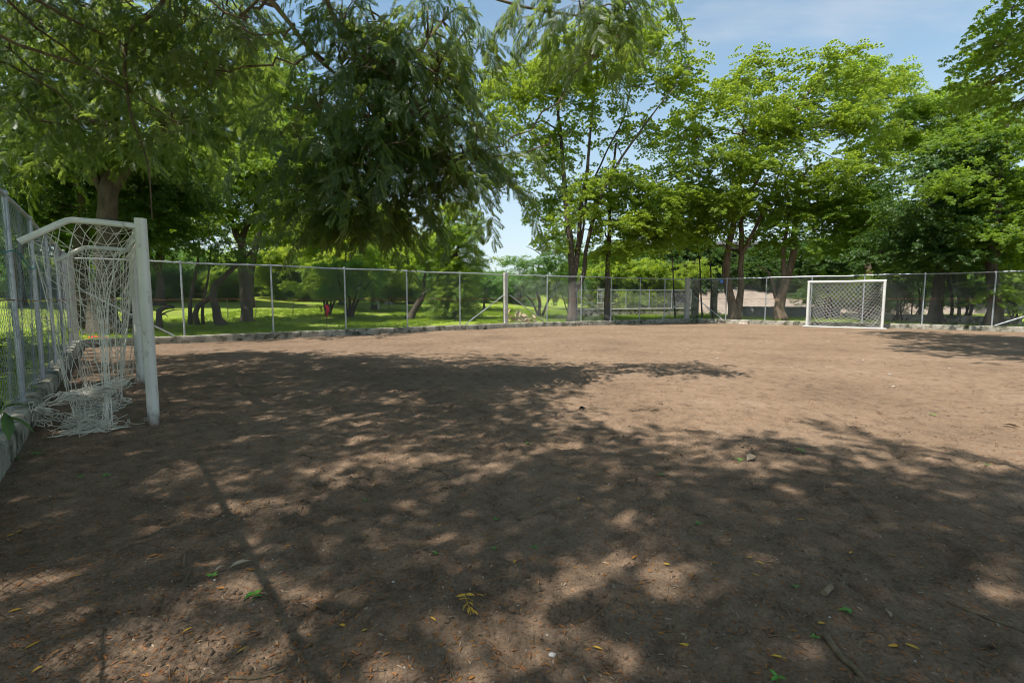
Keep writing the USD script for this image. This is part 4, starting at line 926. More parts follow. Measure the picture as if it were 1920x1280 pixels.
# low weeds outside the left fence
wv = thing('weeds', 'low green weeds growing outside the left fence', 'weeds', kind='stuff')
ws = []
dl = (C0 - C1) / L0; nl = np.array([-dl[1], dl[0]]); nl = -nl if court.contains(Point(C1 + dl * 5 + nl * 0.5)) else nl
for k in range(150):
    s_, o_ = grng.uniform(-2, 10.5), grng.uniform(0.7, 4.5)
    p_ = C1 + dl * s_ + nl * o_
    ws.append((np.array([p_[0], p_[1], terrain(p_[0], p_[1]) + grng.uniform(0.05, 0.25) + 0.06 * o_]), grng.uniform(0.25, 0.5)))
foliage(wv, 'small', LEAF['mid'], ws, 60, 0.9, seed=7, name='leaves', flat=0.35)

# a hedge of taller growth and small trees past the left fence
for k, (s_, o_, h_, lab) in enumerate([(1.5, 3.2, 3.4, 'dark bushy tree right outside the corner of the left fence'), (4.5, 3.6, 3.6, 'dark bushy tree outside the left fence behind the goal'), (7.0, 3.8, 3.4, 'dark bushy tree outside the left fence at the picture edge')]):
    p_ = C1 + dl * s_ + nl * o_; b = np.array([p_[0], p_[1], float(terrain(*p_))]); r_ = np.random.default_rng(400 + k)
    tree('hedge_tree', lab, 'tree', [([b, b + [0.1, 0, h_ * .4], b + [0, 0.1, h_ * .8]], 0.14, 0.04), ([b + [.3, .2, 0], b + [.6, .2, h_ * .4], b + [.8, 0, h_ * .7]], 0.08, 0.03)],
         [(b + np.array([r_.uniform(-1, 1), r_.uniform(-1, 1), h_ * z_]), (0.9, 0.9, 0.5), 12, 0.6) for z_ in (0.3, 0.45, 0.55, 0.65, 0.8, 0.95, 1.1)], 'broad', 'dark', 'bark_dark', per=28, size=0.85, seed=410 + k)

# red flag on a stake, marker, scrap, stakes
b = G(611, 16.6)
t = thing('flag_stake', 'thin stake with a bright red plastic flag on the lawn', 'flag', b)
obj('stake', tube([b, b + [0.01, 0, 0.5], b + [0, 0, 0.93]], 0.012, 6), M['twig'], t, b)
gx_, gz_ = np.meshgrid(np.linspace(0, 0.10, 7), np.linspace(0, 0.42, 11))
fl = np.stack([gx_ * (0.6 + 0.6 * np.sin(gz_ * 6)) + 0.012 * np.sin(gz_ * 30), 0.03 * np.sin(gx_ * 45 + gz_ * 9), gz_], -1).reshape(-1, 3) + b + [-0.03, 0, 0.50]
i = np.arange(10)[:, None] * 7; j = np.arange(6)[None]
fq = np.stack([i + j, i + j + 1, i + 8 + j, i + 7 + j], -1).reshape(-1, 4)
obj('flag', join([(fl, fq), (fl + [0, 0.004, 0], fq[:, ::-1])]), M['red'], t, b, smooth=True)
b = at(705, 586, 33.0); b[2] = float(terrain(b[0], b[1]))
t = thing('marker_post', 'short grey marker block with an orange top on the lawn', 'marker', b)
obj('block', box((0.42, 0.4, 0.6), b + [0, 0, 0.3], 0.04), M['concrete_post'], t, b, smooth=30)
obj('top', tube([b + [0, 0, 0.6], b + [0.1, 0, 0.75], b + [0.22, 0, 0.95]], [0.14, 0.12, 0.05], 8), M['orange_leaf'], t, b, smooth=30)
b = G(177, 13.7); b[2] += 0.03
gx_, gy_ = np.meshgrid(np.linspace(-0.28, 0.28, 12), np.linspace(-0.2, 0.2, 9))
pz = 0.12 * meshkit.fbm(np.stack([gx_ * 7, gy_ * 7, 0 * gx_], -1), 3, 4) * np.clip(1.2 - (gx_ / 0.28) ** 2 - (gy_ / 0.2) ** 2, 0, 1)
v = np.stack([gx_, gy_, pz], -1).reshape(-1, 3) + b
i = np.arange(8)[:, None] * 12; j = np.arange(11)[None]
tag(obj('plastic_scrap', (v, np.stack([i + j, i + j + 1, i + 13 + j, i + 12 + j], -1).reshape(-1, 4)), M['red'], smooth=True), 'crumpled red plastic scrap on the grass behind the goal net', 'scrap')
for px, Y_, h_, lab in ((425, 24, 1.0, 'thin wooden stake on the lawn left of the forked tree'), (548, 27, 1.1, 'thin wooden stake on the lawn right of the forked tree'), (478, 25, 0.9, 'thin wooden stake leaning beside the forked trunk'), (728, 33, 1.0, 'thin wooden stake near the marker block')):
    b = G(px, Y_)
    tag(obj('wooden_stake', tube([b, b + [0.03, 0, h_ * 0.5], b + [0.02, 0, h_]], [0.022, 0.02, 0.016], 7, rough=0.2), M['bark_dark'], smooth=True), lab, 'stake')
for px, Y_, s_, lab in ((728, 38, 0.35, 'grey boulder on the lawn beyond the marker block'), (768, 40, 0.3, 'grey boulder on the lawn left of the leaning tree')):
    b = G(px, Y_); m = trimesh.creation.icosphere(3, 1.0); v = m.vertices * (0.75 + 0.5 * meshkit.fbm(m.vertices * 1.7, 3, int(px)))[:, None] * [s_, s_ * .8, s_ * .55] + b + [0, 0, s_ * .2]
    tag(obj('boulder', (v, m.faces), M['concrete'], smooth=True), lab, 'boulder')
# heap of dry fronds behind the middle post
b = G(978, 22.0)
t = thing('dry_frond_heap', 'heap of dry brown fronds on the grass right of the middle concrete post', 'fronds', b)
parts = []
for k in range(60):
    L_ = grng.uniform(0.18, 0.42); bl = blade(L_, L_ * 0.34, grng.uniform(0.1, 0.6), grng.uniform(-0.3, 0.6))
    parts.append((turn(bl[0], grng.uniform(0, 6.28), grng.uniform(-0.4, 1.2), grng.uniform(-1, 1), b + [grng.normal(0, 0.36), grng.normal(0, 0.3), abs(grng.normal(0.1, 0.14))]), bl[1]))
obj('fronds', join(parts), M['dead_leaf'], t, b, kind='stuff')

# ------------------------------------------------------------------ right: low wall, bank, shed, second enclosure
gx_ = np.linspace(14, 75, 90); gy_ = np.linspace(0, 1, 22)
XX, TT = np.meshgrid(gx_, gy_)
YY = 33.0 + 7.5 * TT - 0.06 * (XX - 14)
ZZ = terrain(XX.ravel(), YY.ravel()).reshape(XX.shape) * (1 - TT) + TT ** 0.85 * 2.55 - 0.15 * (1 - TT)
ZZ += 0.35 * (meshkit.fbm(np.stack([XX * 0.6, YY * 0.6, 0 * XX], -1), 4, 14) - 0.5) * np.clip(TT * 4, 0, 1) * np.clip((1.15 - TT) * 3, 0, 1)
v = np.stack([XX, YY, ZZ], -1).reshape(-1, 3); i = np.arange(21)[:, None] * 90; j = np.arange(89)[None]
v2 = v.reshape(22, 90, 3)[-1] + np.array([0, 40.0, 0.6])
fq = np.stack([i + j, i + j + 1, i + 91 + j, i + 90 + j], -1).reshape(-1, 4)
jj = np.arange(89); o_ = 21 * 90; top = np.stack([o_ + jj, o_ + jj + 1, 22 * 90 + jj + 1, 22 * 90 + jj], -1)
side = np.array([[r * 90, (r + 1) * 90, len(v) + 90 + r + 1, len(v) + 90 + r] for r in range(21)])
v3 = v.reshape(22, 90, 3)[:, 0] * [1, 1, 0] + [-0.8, 0.5, 0]
obj('gravel_bank', join([(np.vstack([v, v2, v3]), np.vstack([fq, top, side]))]), M['bank'], smooth=True, kind='structure')

def wall(name, A, B, h, th, mat, label, cat='wall', z0=-0.1, cap=0.0, capmat=None):
    A, B = np.asarray(A, float), np.asarray(B, float); d = B - A; L = np.linalg.norm(d); a = math.atan2(d[1], d[0]); c = (A + B) / 2
    t = thing(name, label, cat, (c[0], c[1], 0))
    n = max(int(L / 0.5), 2)
    b = box((L, th, h - z0), (0, 0, (h + z0) / 2), 0.015)
    obj('body', (rot_z(b[0], a) + [*c, 0], b[1]), mat, t, (c[0], c[1], 0), smooth=30)
    if cap:
        b = box((L + 0.04, th + 0.06, cap), (0, 0, h + cap / 2 + 0.002), 0.012)
        obj('coping', (rot_z(b[0], a) + [*c, 0], b[1]), capmat, t, (c[0], c[1], 0), smooth=30)
    return t
p1_, p2_ = at(1392, 580, 29.5), at(1575, 583, 27.6)
wall('low_wall', p1_[:2], p2_[:2], 0.72, 0.22, M['grey_wall'], 'low dark wall between the twin trunks and the far goal', cap=0.06, capmat=M['concrete'])
p1_, p2_ = at(1580, 583, 25.5), at(1915, 595, 19.2)
wall('low_wall', p1_[:2], p2_[:2], 0.46, 0.2, M['concrete'], 'long low wall in shade behind the fence right of the far goal', cap=0.05, capmat=M['concrete'])
# the second enclosure behind the far corner
def enclosure(A, B, label, posts, h=1.85, k0=0.62):
    A, B = np.asarray(A, float), np.asarray(B, float); L = np.linalg.norm(B - A); d = (B - A) / L; c = (*A, 0)
    t = thing('park_fence', label, 'fence', c)
    P = lambda s, z: np.array([*(A + d * s), z])
    a = math.atan2(d[1], d[0])
    w = box((L, 0.2, k0 + 0.1), (L / 2, 0, (k0 - 0.1) / 2), 0.012); obj('base_wall', (rot_z(w[0], a) + [*A, 0], w[1]), M['concrete'], t, c, smooth=30)
    w = box((L + 0.02, 0.26, 0.07), (L / 2, 0, k0 + 0.037), 0.015); obj('coping', (rot_z(w[0], a) + [*A, 0], w[1]), M['concrete_post'], t, c, smooth=30)
    for k in range(posts + 1):
        s = L * k / posts
        obj('post', tube([P(s, k0), P(s, h)], 0.03, 8), M['zinc'], t, c, smooth=40)
    obj('top_rail', tube([P(0, h), P(L, h)], 0.025, 8), M['zinc'], t, c, smooth=40)
    Ps, Qs = [], []
    H = h - k0 - 0.07
    for sg in (1, -1):
        for s in np.arange(-H if sg > 0 else 0, L if sg > 0 else L + H, 0.11):
            lo, hi = max(0, (0 - s) * sg if sg > 0 else (s - L)), min(H, (L - s) if sg > 0 else s)
            if hi > lo: Ps.append(P(s + sg * lo, k0 + 0.07 + lo)); Qs.append(P(s + sg * hi, k0 + 0.07 + hi))
    obj('chain_link', tubes(Ps, Qs, 0.002, 3), M['wire'], t, c)
    obj('brace', tube([P(0.05, h - 0.35), P(min(1.6, L * 0.4), k0 + 0.1)], 0.022, 8), M['zinc'], t, c, smooth=40)
    return t
enclosure(at(1082, 575, 29.0)[:2], at(1300, 577, 31.5)[:2], 'low-walled wire fence seen behind the straight dark trunk', 5, k0=0.58, h=1.78)
enclosure(at(1120, 570, 36.0)[:2], at(1420, 570, 38.0)[:2], 'farther low-walled wire fence behind the far corner post', 7, k0=0.9, h=1.95)
for px, Y_, lab in ((1338, 29.0, 'grey concrete gate post beside the slim leaning sapling'), (1303, 27.4, 'grey concrete gate post right behind the far corner post')):
    b = at(px, 575, Y_); b[2] = float(terrain(b[0], b[1]))
    w = box((0.34, 0.3, 2.1), b + [0, 0, 1.05], 0.02)
    t = thing('gate_post', lab, 'post', b); obj('shaft', w, M['concrete'], t, b, smooth=30); obj('capstone', box((0.42, 0.38, 0.1), b + [0, 0, 2.152], 0.02), M['concrete_post'], t, b, smooth=30)
# shed
A_ = at(1175, 540, 50.0); B_ = at(1600, 540, 50.0); b = np.array([(A_[0] + B_[0]) / 2, 50.0, 0]); Ws = B_[0] - A_[0]
t = thing('open_shed', 'long grey shed with a dark roof behind the far corner trees', 'building', b)
obj('wall', box((Ws, 0.3, 4.6), b + [0, 0, 2.3]), M['grey_wall'], t, b)
obj('back_wall', box((Ws, 0.3, 7.6), b + [0, 6.6, 3.8]), M['grey_wall'], t, b)
for k in range(9):
    x = A_[0] + Ws * k / 8
    obj('pillar', box((0.35, 0.35, 6.6), (x, 49.6, 3.3), 0.02), M['concrete'], t, b)
for k in range(8):
    x = A_[0] + Ws * (k + 0.5) / 8
    obj('wall_panel', box((Ws / 8 - 0.5, 0.08, 1.0), (x, 49.79, 3.9), 0.02), M['concrete'], t, b)
nx_ = int(Ws / 0.12); xs_ = np.linspace(A_[0] - 1.2, B_[0] + 1.2, nx_); zz_ = 0.03 * np.sin(np.arange(nx_) * 2.1)
v = np.vstack([np.c_[xs_, np.full(nx_, 47.6), 6.55 + zz_], np.c_[xs_, np.full(nx_, 57.0), 7.9 + zz_], np.c_[xs_, np.full(nx_, 47.6), 6.47 + zz_], np.c_[xs_, np.full(nx_, 57.0), 7.82 + zz_]])
j = np.arange(nx_ - 1); q_ = lambda a, b_: np.stack([a * nx_ + j, a * nx_ + j + 1, b_ * nx_ + j + 1, b_ * nx_ + j], -1)
obj('roof', (v, np.vstack([q_(0, 1), q_(2, 3)[:, ::-1], q_(2, 0)])), M['roof_dark'], t, b)
obj('roof_beam', box((Ws + 2.2, 0.18, 0.3), (b[0], 47.75, 6.28)), M['roof_dark'], t, b)
b = at(1350, 540, 42.0); b[2] = float(terrain(b[0], b[1]))
t = thing('blue_board', 'narrow blue board on two legs left of the twin trunks', 'board', b)
for dx in (-0.3, 0.3): obj('leg', tube([b + [dx, 0, 0], b + [dx, 0, 1.6]], 0.04, 8), M['zinc'], t, b, smooth=40)
obj('panel', box((0.8, 0.06, 1.8), b + [0, 0, 2.3], 0.02), M['blue'], t, b, smooth=30)

for k, (px, yb, Yd, lf_, lab) in enumerate([(1440, 524, 38.5, 'shrub', 'bright leafy creeper on top of the gravel bank right of the twin trunks'), (1500, 522, 38.5, 'mid', 'green bush on top of the gravel bank above the far goal'), (1720, 535, 36.5, 'mid', 'dull green bush on the gravel bank behind the dark tree'), (1600, 560, 31.0, 'dark', 'dark bush on the slope behind the far goal'), (1535, 562, 31.5, 'dark', 'dark bush at the foot of the slope left of the far goal'), (1640, 545, 33.0, 'mid', 'green bush halfway up the slope right of the far goal'), (1575, 540, 35.0, 'mid', 'green bush high on the slope above the far goal crossbar'), (1735, 556, 30.0, 'dark', 'dark bush at the foot of the slope behind the dark tree'), (1905, 552, 28.0, 'mid', 'green bush on the slope at the right picture edge'), (1850, 555, 29.0, 'dark', 'dark bush on the slope behind the right edge trunk'), (1680, 560, 30.0, 'dark', 'dark bush on the slope left of the dark tree'), (1770, 555, 30.5, 'dark', 'dark bush on the slope right of the dark tree')]):
    b = at(px, yb + 6, Yd); r_ = np.random.default_rng(700 + k)
    st = [([b - [0, 0, 0.5], b + [r_.uniform(-.5, .5), 0, 0.5], b + [r_.uniform(-1, 1), 0, 0.9]], 0.05, 0.02) for _ in range(3)]
    cr = [(b + np.array([r_.uniform(-1.6, 1.6), r_.uniform(-.5, .5), r_.uniform(0.1, 1.0)]), (0.7, 0.5, 0.25), 8, 0.45) for _ in range(6)]
    tree('bank_bush', lab, 'bush', st, cr, 'small', lf_, 'bark_dark', per=26, size=1.3, seed=720 + k, foot=False, twigs=False)

# ------------------------------------------------------------------ nets
def net_sheet(P0, pin, slack=1.04, iters=260, floor=0.012, seed=0, wall_=None):
    """A diamond net hanging under its weight: P0 (nu, nv, 3) start, pin (nu, nv) fixed knots. Returns strands as pairs of points."""
    nu, nv = pin.shape
    ids = -np.ones((nu, nv), int); keep = (np.add.outer(np.arange(nu), np.arange(nv)) % 2) == 0
    ids[keep] = np.arange(keep.sum())
    X = P0[keep].copy(); fx = pin[keep]
    E = []
    for dj in (1, -1):
        for i in range(nu - 1):
            for j in range(nv):
                if keep[i, j] and 0 <= j + dj < nv: E.append((ids[i, j], ids[i + 1, j + dj]))
    E = np.array(E); L = np.linalg.norm(X[E[:, 0]] - X[E[:, 1]], axis=1) * slack
    r = np.random.default_rng(seed); L = np.maximum(L, np.median(L)) * r.uniform(0.96, 1.05, len(E))
    X = X + r.normal(0, 0.015, X.shape) * (~fx)[:, None]
    V = np.zeros_like(X); n = len(X)
    deg = np.bincount(E.ravel(), minlength=n)[:, None].clip(1)
    w = (~fx).astype(float)
    wa, wb = w[E[:, 0]], w[E[:, 1]]; wt_ = np.maximum(wa + wb, 1e-9)
    for it in range(iters):
        V = (V + [0, 0, -9.8 * 0.012]) * 0.965
        Y_ = X + V * 0.012 * (~fx)[:, None]
        for _ in range(14):
            d = Y_[E[:, 1]] - Y_[E[:, 0]]; l = np.linalg.norm(d, axis=1)
            ex = np.maximum(l - L, 0) / np.maximum(l, 1e-9)
            c = d * ex[:, None]
            M_ = np.zeros_like(Y_)
            np.add.at(M_, E[:, 0], c * (wa / wt_)[:, None]); np.add.at(M_, E[:, 1], -c * (wb / wt_)[:, None])
            Y_ = Y_ + M_ / deg * 1.7
            if wall_ is not None: Y_ = wall_(Y_)
            Y_[:, 2] = np.maximum(Y_[:, 2], floor)
        V = (Y_ - X) / 0.012; V = np.clip(V, -4, 4); X = Y_
        low = X[:, 2] < floor + 0.005; V[low] *= 0.3
    A, B = X[E[:, 0]], X[E[:, 1]]
    l = np.linalg.norm(B - A, axis=1)
    sag = np.sqrt(np.maximum(0.375 * l * np.maximum(L - l, 0), 0)).clip(0, 0.035)
    side = r.normal(0, 1, A.shape); side /= np.linalg.norm(side, axis=1, keepdims=True)
    m = (A + B) / 2 + side * (sag * 0.5)[:, None] - np.array([0, 0, 1.0]) * (sag * 0.8)[:, None]
    m[:, 2] = np.maximum(m[:, 2], floor)
    return np.vstack([A, m]), np.vstack([m, B]), X

# ---- left goal
NP = on_ground(289, 795)[:2]; FP = on_ground(265, 719)[:2]
ge = (FP - NP); GW = np.linalg.norm(ge); ge /= GW; gb = np.array([-ge[1], ge[0]]); gb = gb if gb[0] < 0 else -gb
def gp(u, b_, z): return np.array([*(NP + ge * u + gb * b_), z])
gbase = (NP[0], NP[1], 0.0)
goal = thing('goal', 'weathered grey-white goal with a sagging torn net beside the left fence', 'goal', gbase)
def post_at(u, lean=0.0):
    P = np.array([gp(u, 0, -0.15), gp(u, 0, 0.02), gp(u, 0, 0.7), gp(u, 0, 1.4), gp(u, 0, 2.02)])
    return tube(P, [0.051, 0.051, 0.051, 0.05, 0.05], 20, rough=0.02, seed=int(u * 9))
near_post = obj('post', post_at(0), M['white_paint'], goal, gbase, smooth=40)
far_post = obj('post', post_at(GW), M['white_paint'], goal, gbase, smooth=40)
obj('crossbar', tube([gp(u, 0, 1.955) for u in np.linspace(0.05, GW - 0.05, 8)], 0.05, 18, rough=0.02), M['white_paint'], goal, gbase, smooth=40)
for u in (0.0, GW):
    pr = [gp(u, 0.04, 1.945), gp(u, 0.30, 1.955), gp(u, 0.49, 1.955), gp(u, 0.525, 1.945), gp(u, 0.56, 1.925), gp(u, 0.84, 1.735)]
    obj('net_arm', tube(pr, 0.028, 14), M['white_paint'], goal, gbase, smooth=50)
for pst, u in ((near_post, 0.0), (far_post, GW)):
    for z in (0.06, 0.55, 1.0, 1.45, 1.8):
        m = trimesh.creation.torus(0.014, 0.004, 12, 6); m.apply_transform(trimesh.transformations.rotation_matrix(math.pi / 2, [1, 0.3, 0])); m.apply_translation(gp(u, 0.066, z))
        obj('net_ring', m, M['white_paint'], pst, gbase, smooth=True)
prof = np.array([(0, 1.95), (0.52, 1.94), (0.83, 1.73), (0.93, 1.35), (0.95, 0.6), (0.90, 0.03), (0.55, 0.03), (0.25, 0.03)])
ps = np.r_[0, np.cumsum(np.linalg.norm(np.diff(prof, axis=0), axis=1))]
fence_n = -nl  # towards the court
def keep_off_fence(Y_):
    d = (Y_[:, :2] - C1) @ fence_n
    Y_[:, :2] += np.maximum(0.03 - d, 0)[:, None] * fence_n
    return Y_
nu = int(GW / 0.068); nv = int(ps[-1] / 0.100)
S = np.linspace(0, ps[-1], nv); pb, pz_ = np.interp(S, ps, prof[:, 0]), np.interp(S, ps, prof[:, 1])
P0 = np.array([[gp(u, pb[j], pz_[j]) for j in range(nv)] for u in np.linspace(0.0, GW, nu)])
pin = np.zeros((nu, nv), bool); pin[::2, 0] = True
ja = np.where(S < 0.9)[0]; pin[0, ja[::2]] = True; pin[-1, ja[::2]] = True; pin[-2, ja[1::4]] = True
strA = net_sheet(P0, pin, 1.05, seed=1, wall_=keep_off_fence)
def side_sheet(u, hang, pin_post, seed):
    nb, nh = 16, 25
    P0 = np.zeros((nb, nh, 3)); pin = np.zeros((nb, nh), bool)
    for i in range(nb):
        tt = i / (nb - 1)
        bt = 0.02 + 0.82 * tt; zt = np.interp(bt, [0, 0.52, 0.84], [1.93, 1.94, 1.73])
        for j in range(nh):
            q = j / (nh - 1)
            bb = bt * (1 - q) + q * ((hang[0] + (hang[1] - hang[0]) * tt)) if not pin_post else bt
            P0[i, j] = gp(u + 0.02 * math.sin(7 * tt + 4 * q), bb, max(zt * (1 - q), 0.02) if q < 1 else 0.02)
        pin[i, 0] = (i % 2 == 0)
    if pin_post: pin[0, ::4] = True
    return net_sheet(P0, pin, 1.10 if not pin_post else 1.04, seed=seed, wall_=keep_off_fence)
strB = side_sheet(0.0, (0.20, 0.80), False, 2)
strC = side_sheet(GW, (0.10, 0.85), True, 3)
nrad = 0.0032
for nm, st in (('back_net', strA), ('side_net', strB), ('side_net', strC)):
    obj(nm, tubes(st[0], st[1], nrad, 4), M['rope'], goal, gbase, kind=None)
# the gathered roll of net and the loops lying on the ground
def strands(path, n, spread, wav, seed, zmin=0.01):
    r = np.random.default_rng(seed); A, B = [], []
    for k in range(n):
        q = resample(path, 26); q = q + r.normal(0, spread, 3) * [1, 1, 0.8]
        ph = r.uniform(0, 6.28, 3); fr = r.uniform(9, 22)
        s = np.linspace(0, 1, 26)
        q = q + np.stack([np.sin(s * fr + ph[0]), np.sin(s * fr * 1.3 + ph[1]), np.sin(s * fr * 1.1 + ph[2])], 1) * wav
        lo, hi = int(r.uniform(0, 6)), 26 - int(r.uniform(0, 6))
        q = q[lo:hi]; q[:, 2] = np.maximum(q[:, 2], zmin)
        q = keep_off_fence(q)
        A.append(q[:-1]); B.append(q[1:])
    return np.vstack(A), np.vstack(B)
a, b2 = strands([gp(0.05, 0.74, 0.31), gp(0.02, 0.64, 0.36), gp(0.0, 0.5, 0.37), gp(-0.02, 0.30, 0.42), gp(0.0, 0.14, 0.47)], 26, 0.025, 0.022, 5)
obj('gathered_net', tubes(a, b2, 0.003, 4), M['rope'], goal, gbase)
a, b2 = strands([gp(-0.04, 0.68, 0.03), gp(-0.06, 0.62, 0.03), gp(-0.04, 0.52, 0.03), gp(0.02, 0.36, 0.03), gp(0.05, 0.2, 0.04)], 12, 0.045, 0.035, 6)
a2, b3 = strands([gp(0.5, 0.80, 0.08), gp(0.35, 0.7, 0.10), gp(0.2, 0.55, 0.10), gp(0.14, 0.40, 0.12)], 11, 0.05, 0.035, 7)
a3, b4 = strands([gp(0.1, 0.80, 0.24), gp(0.3, 0.86, 0.2), gp(0.6, 0.9, 0.15), gp(1.0, 0.88, 0.08)], 10, 0.05, 0.035, 8)
obj('fallen_net', tubes(np.vstack([a, a2, a3]), np.vstack([b2, b3, b4]), 0.003, 4), M['rope'], goal, gbase)

# ---- far goal
d3 = (C4 - C3) / L3; n3 = np.array([-d3[1], d3[0]]); n3 = n3 if court.contains(Point(C3 + d3 * 6 + n3)) else -n3
A3 = C3 + n3 * 0.95
LPp, RPp = on_line(1514, A3, A3 + d3), on_line(1655.5, A3, A3 + d3)
fw = np.linalg.norm(RPp - LPp); fe = (RPp - LPp) / fw; fb = -n3
def fp(u, b_, z): return np.array([*(LPp + fe * u + fb * b_), z])
fbase = (LPp[0], LPp[1], 0.0)
fgoal = thing('goal', 'white goal with a draped net in front of the far right fence', 'goal', fbase)
for u in (0, fw): obj('post', tube([fp(u, 0, -0.1), fp(u, 0, 1.0), fp(u, 0, 2.0)], 0.052, 16), M['white_paint_far'], fgoal, fbase, smooth=40)
obj('crossbar', tube([fp(-0.05, 0, 1.985), fp(fw / 2, 0, 1.975), fp(fw + 0.05, 0, 1.985)], 0.05, 16), M['white_paint_far'], fgoal, fbase, smooth=40)
for u in (0.0, fw):
    obj('net_arm', tube([fp(u, 0.03, 1.95), fp(u, 0.22, 1.93), fp(u, 0.40, 1.72)], 0.024, 10), M['white_paint_far'], fgoal, fbase, smooth=40)
    obj('ground_bar', tube([fp(u, 0.0, 0.035), fp(u, 0.75, 0.035)], 0.024, 10), M['white_paint_far'], fgoal, fbase, smooth=40)
obj('ground_bar', tube([fp(-0.15, -0.06, 0.02), fp(fw / 2, -0.06, 0.024), fp(fw + 0.15, -0.06, 0.02)], 0.028, 10), M['white_paint_far'], fgoal, fbase, smooth=40)
prof = np.array([(0, 1.94), (0.22, 1.90), (0.42, 1.70), (0.75, 0.05)]); ps = np.r_[0, np.cumsum(np.linalg.norm(np.diff(prof, axis=0), axis=1))]
nu, nv = int(fw / 0.078) // 2 * 2 + 1, int(ps[-1] / 0.078) // 2 * 2 + 1
S = np.linspace(0, ps[-1], nv); pb, pz_ = np.interp(S, ps, prof[:, 0]), np.interp(S, ps, prof[:, 1])
P0 = np.array([[fp(u, pb[j], pz_[j]) for j in range(nv)] for u in np.linspace(0, fw, nu)])
pin = np.zeros((nu, nv), bool); pin[::2, 0] = True; pin[0, ::2] = True; pin[-1, ::2] = True; pin[::6, -1] = True
st = net_sheet(P0, pin, 1.12, seed=9)
obj('back_net', tubes(st[0], st[1], 0.0075, 3), M['rope_far'], fgoal, fbase)
for u in (0.0, fw):
    nb, nh = 11, 23; P0 = np.zeros((nb, nh, 3)); pin = np.zeros((nb, nh), bool)
    for i_ in range(nb):
        q_ = i_ / (nb - 1)
        for j_ in range(nh):
            z = 1.95 * (1 - j_ / (nh - 1)) + 0.02
            P0[i_, j_] = fp(u, q_ * np.interp(z, [0.05, 1.70, 1.95], [0.74, 0.40, 0.2]), z)
    pin[0, ::2] = True; pin[-1, ::2] = True; pin[::2, 0] = True
    st = net_sheet(P0, pin, 1.06, iters=120, seed=10)
    obj('side_net', tubes(st[0], st[1], 0.0065, 3), M['rope_far'], fgoal, fbase)

# ------------------------------------------------------------------ left edge: cord and leaves at the fence
lp = lambda s, o, z: np.array([*(C1 + dl * s + nl * o), z])
sA, sB = along(C1, C0, 2), along(C1, C0, 104)
t = thing('teal_cord', 'teal cord strung along the left fence with a loop at its end', 'cord', lp(sA, 0.05, 1.6))
obj('cord', tube([lp(s, 0.05, 1.62 + 0.05 * math.sin((s - sB) * 3.0) + 0.02 * (s - sB)) for s in np.linspace(sB, sA + 0.35, 18)], 0.006, 6), M['teal'], t, lp(sA, 0.05, 1.6), smooth=True)
e_ = lp(sA + 0.33, 0.04, 1.62)
for k in range(3):
    obj('loop', tube([e_ + np.array([0.02 * math.cos(a) + 0.01 * k, 0.015 * k, 0.13 * math.sin(a) - 0.02 * k]) for a in np.linspace(0, 6.4, 22)], 0.005, 6), M['teal'], t, lp(sA, 0.05, 1.6), smooth=True)
b = lp(sA + 0.15, -0.02, 0.42)
t = thing('leaf_shoot', 'dark green broad leaves poking through the left fence at the lower edge', 'plant', b)
for k, (yw, pt, L_) in enumerate(((0.3, -0.35, 0.22), (-0.5, -0.9, 0.21), (1.3, 0.2, 0.17), (2.5, 0.1, 0.18), (-1.2, -0.2, 0.16))):
    bl = blade(L_, L_ * 0.36, 0.12, 0.35); obj('leaf', (turn(bl[0], yw, pt, 0.2 * k - 0.3, b + [0, 0, 0.03 * k]), bl[1]), LEAF['dark'], t, b, smooth=True)
obj('stem', tube([b + np.array([*(nl * 0.3), -0.35]), b + np.array([*(nl * 0.1), -0.12]), b + [0, 0, 0.1]], 0.008, 6), LEAF['dark'], t, b, smooth=True)

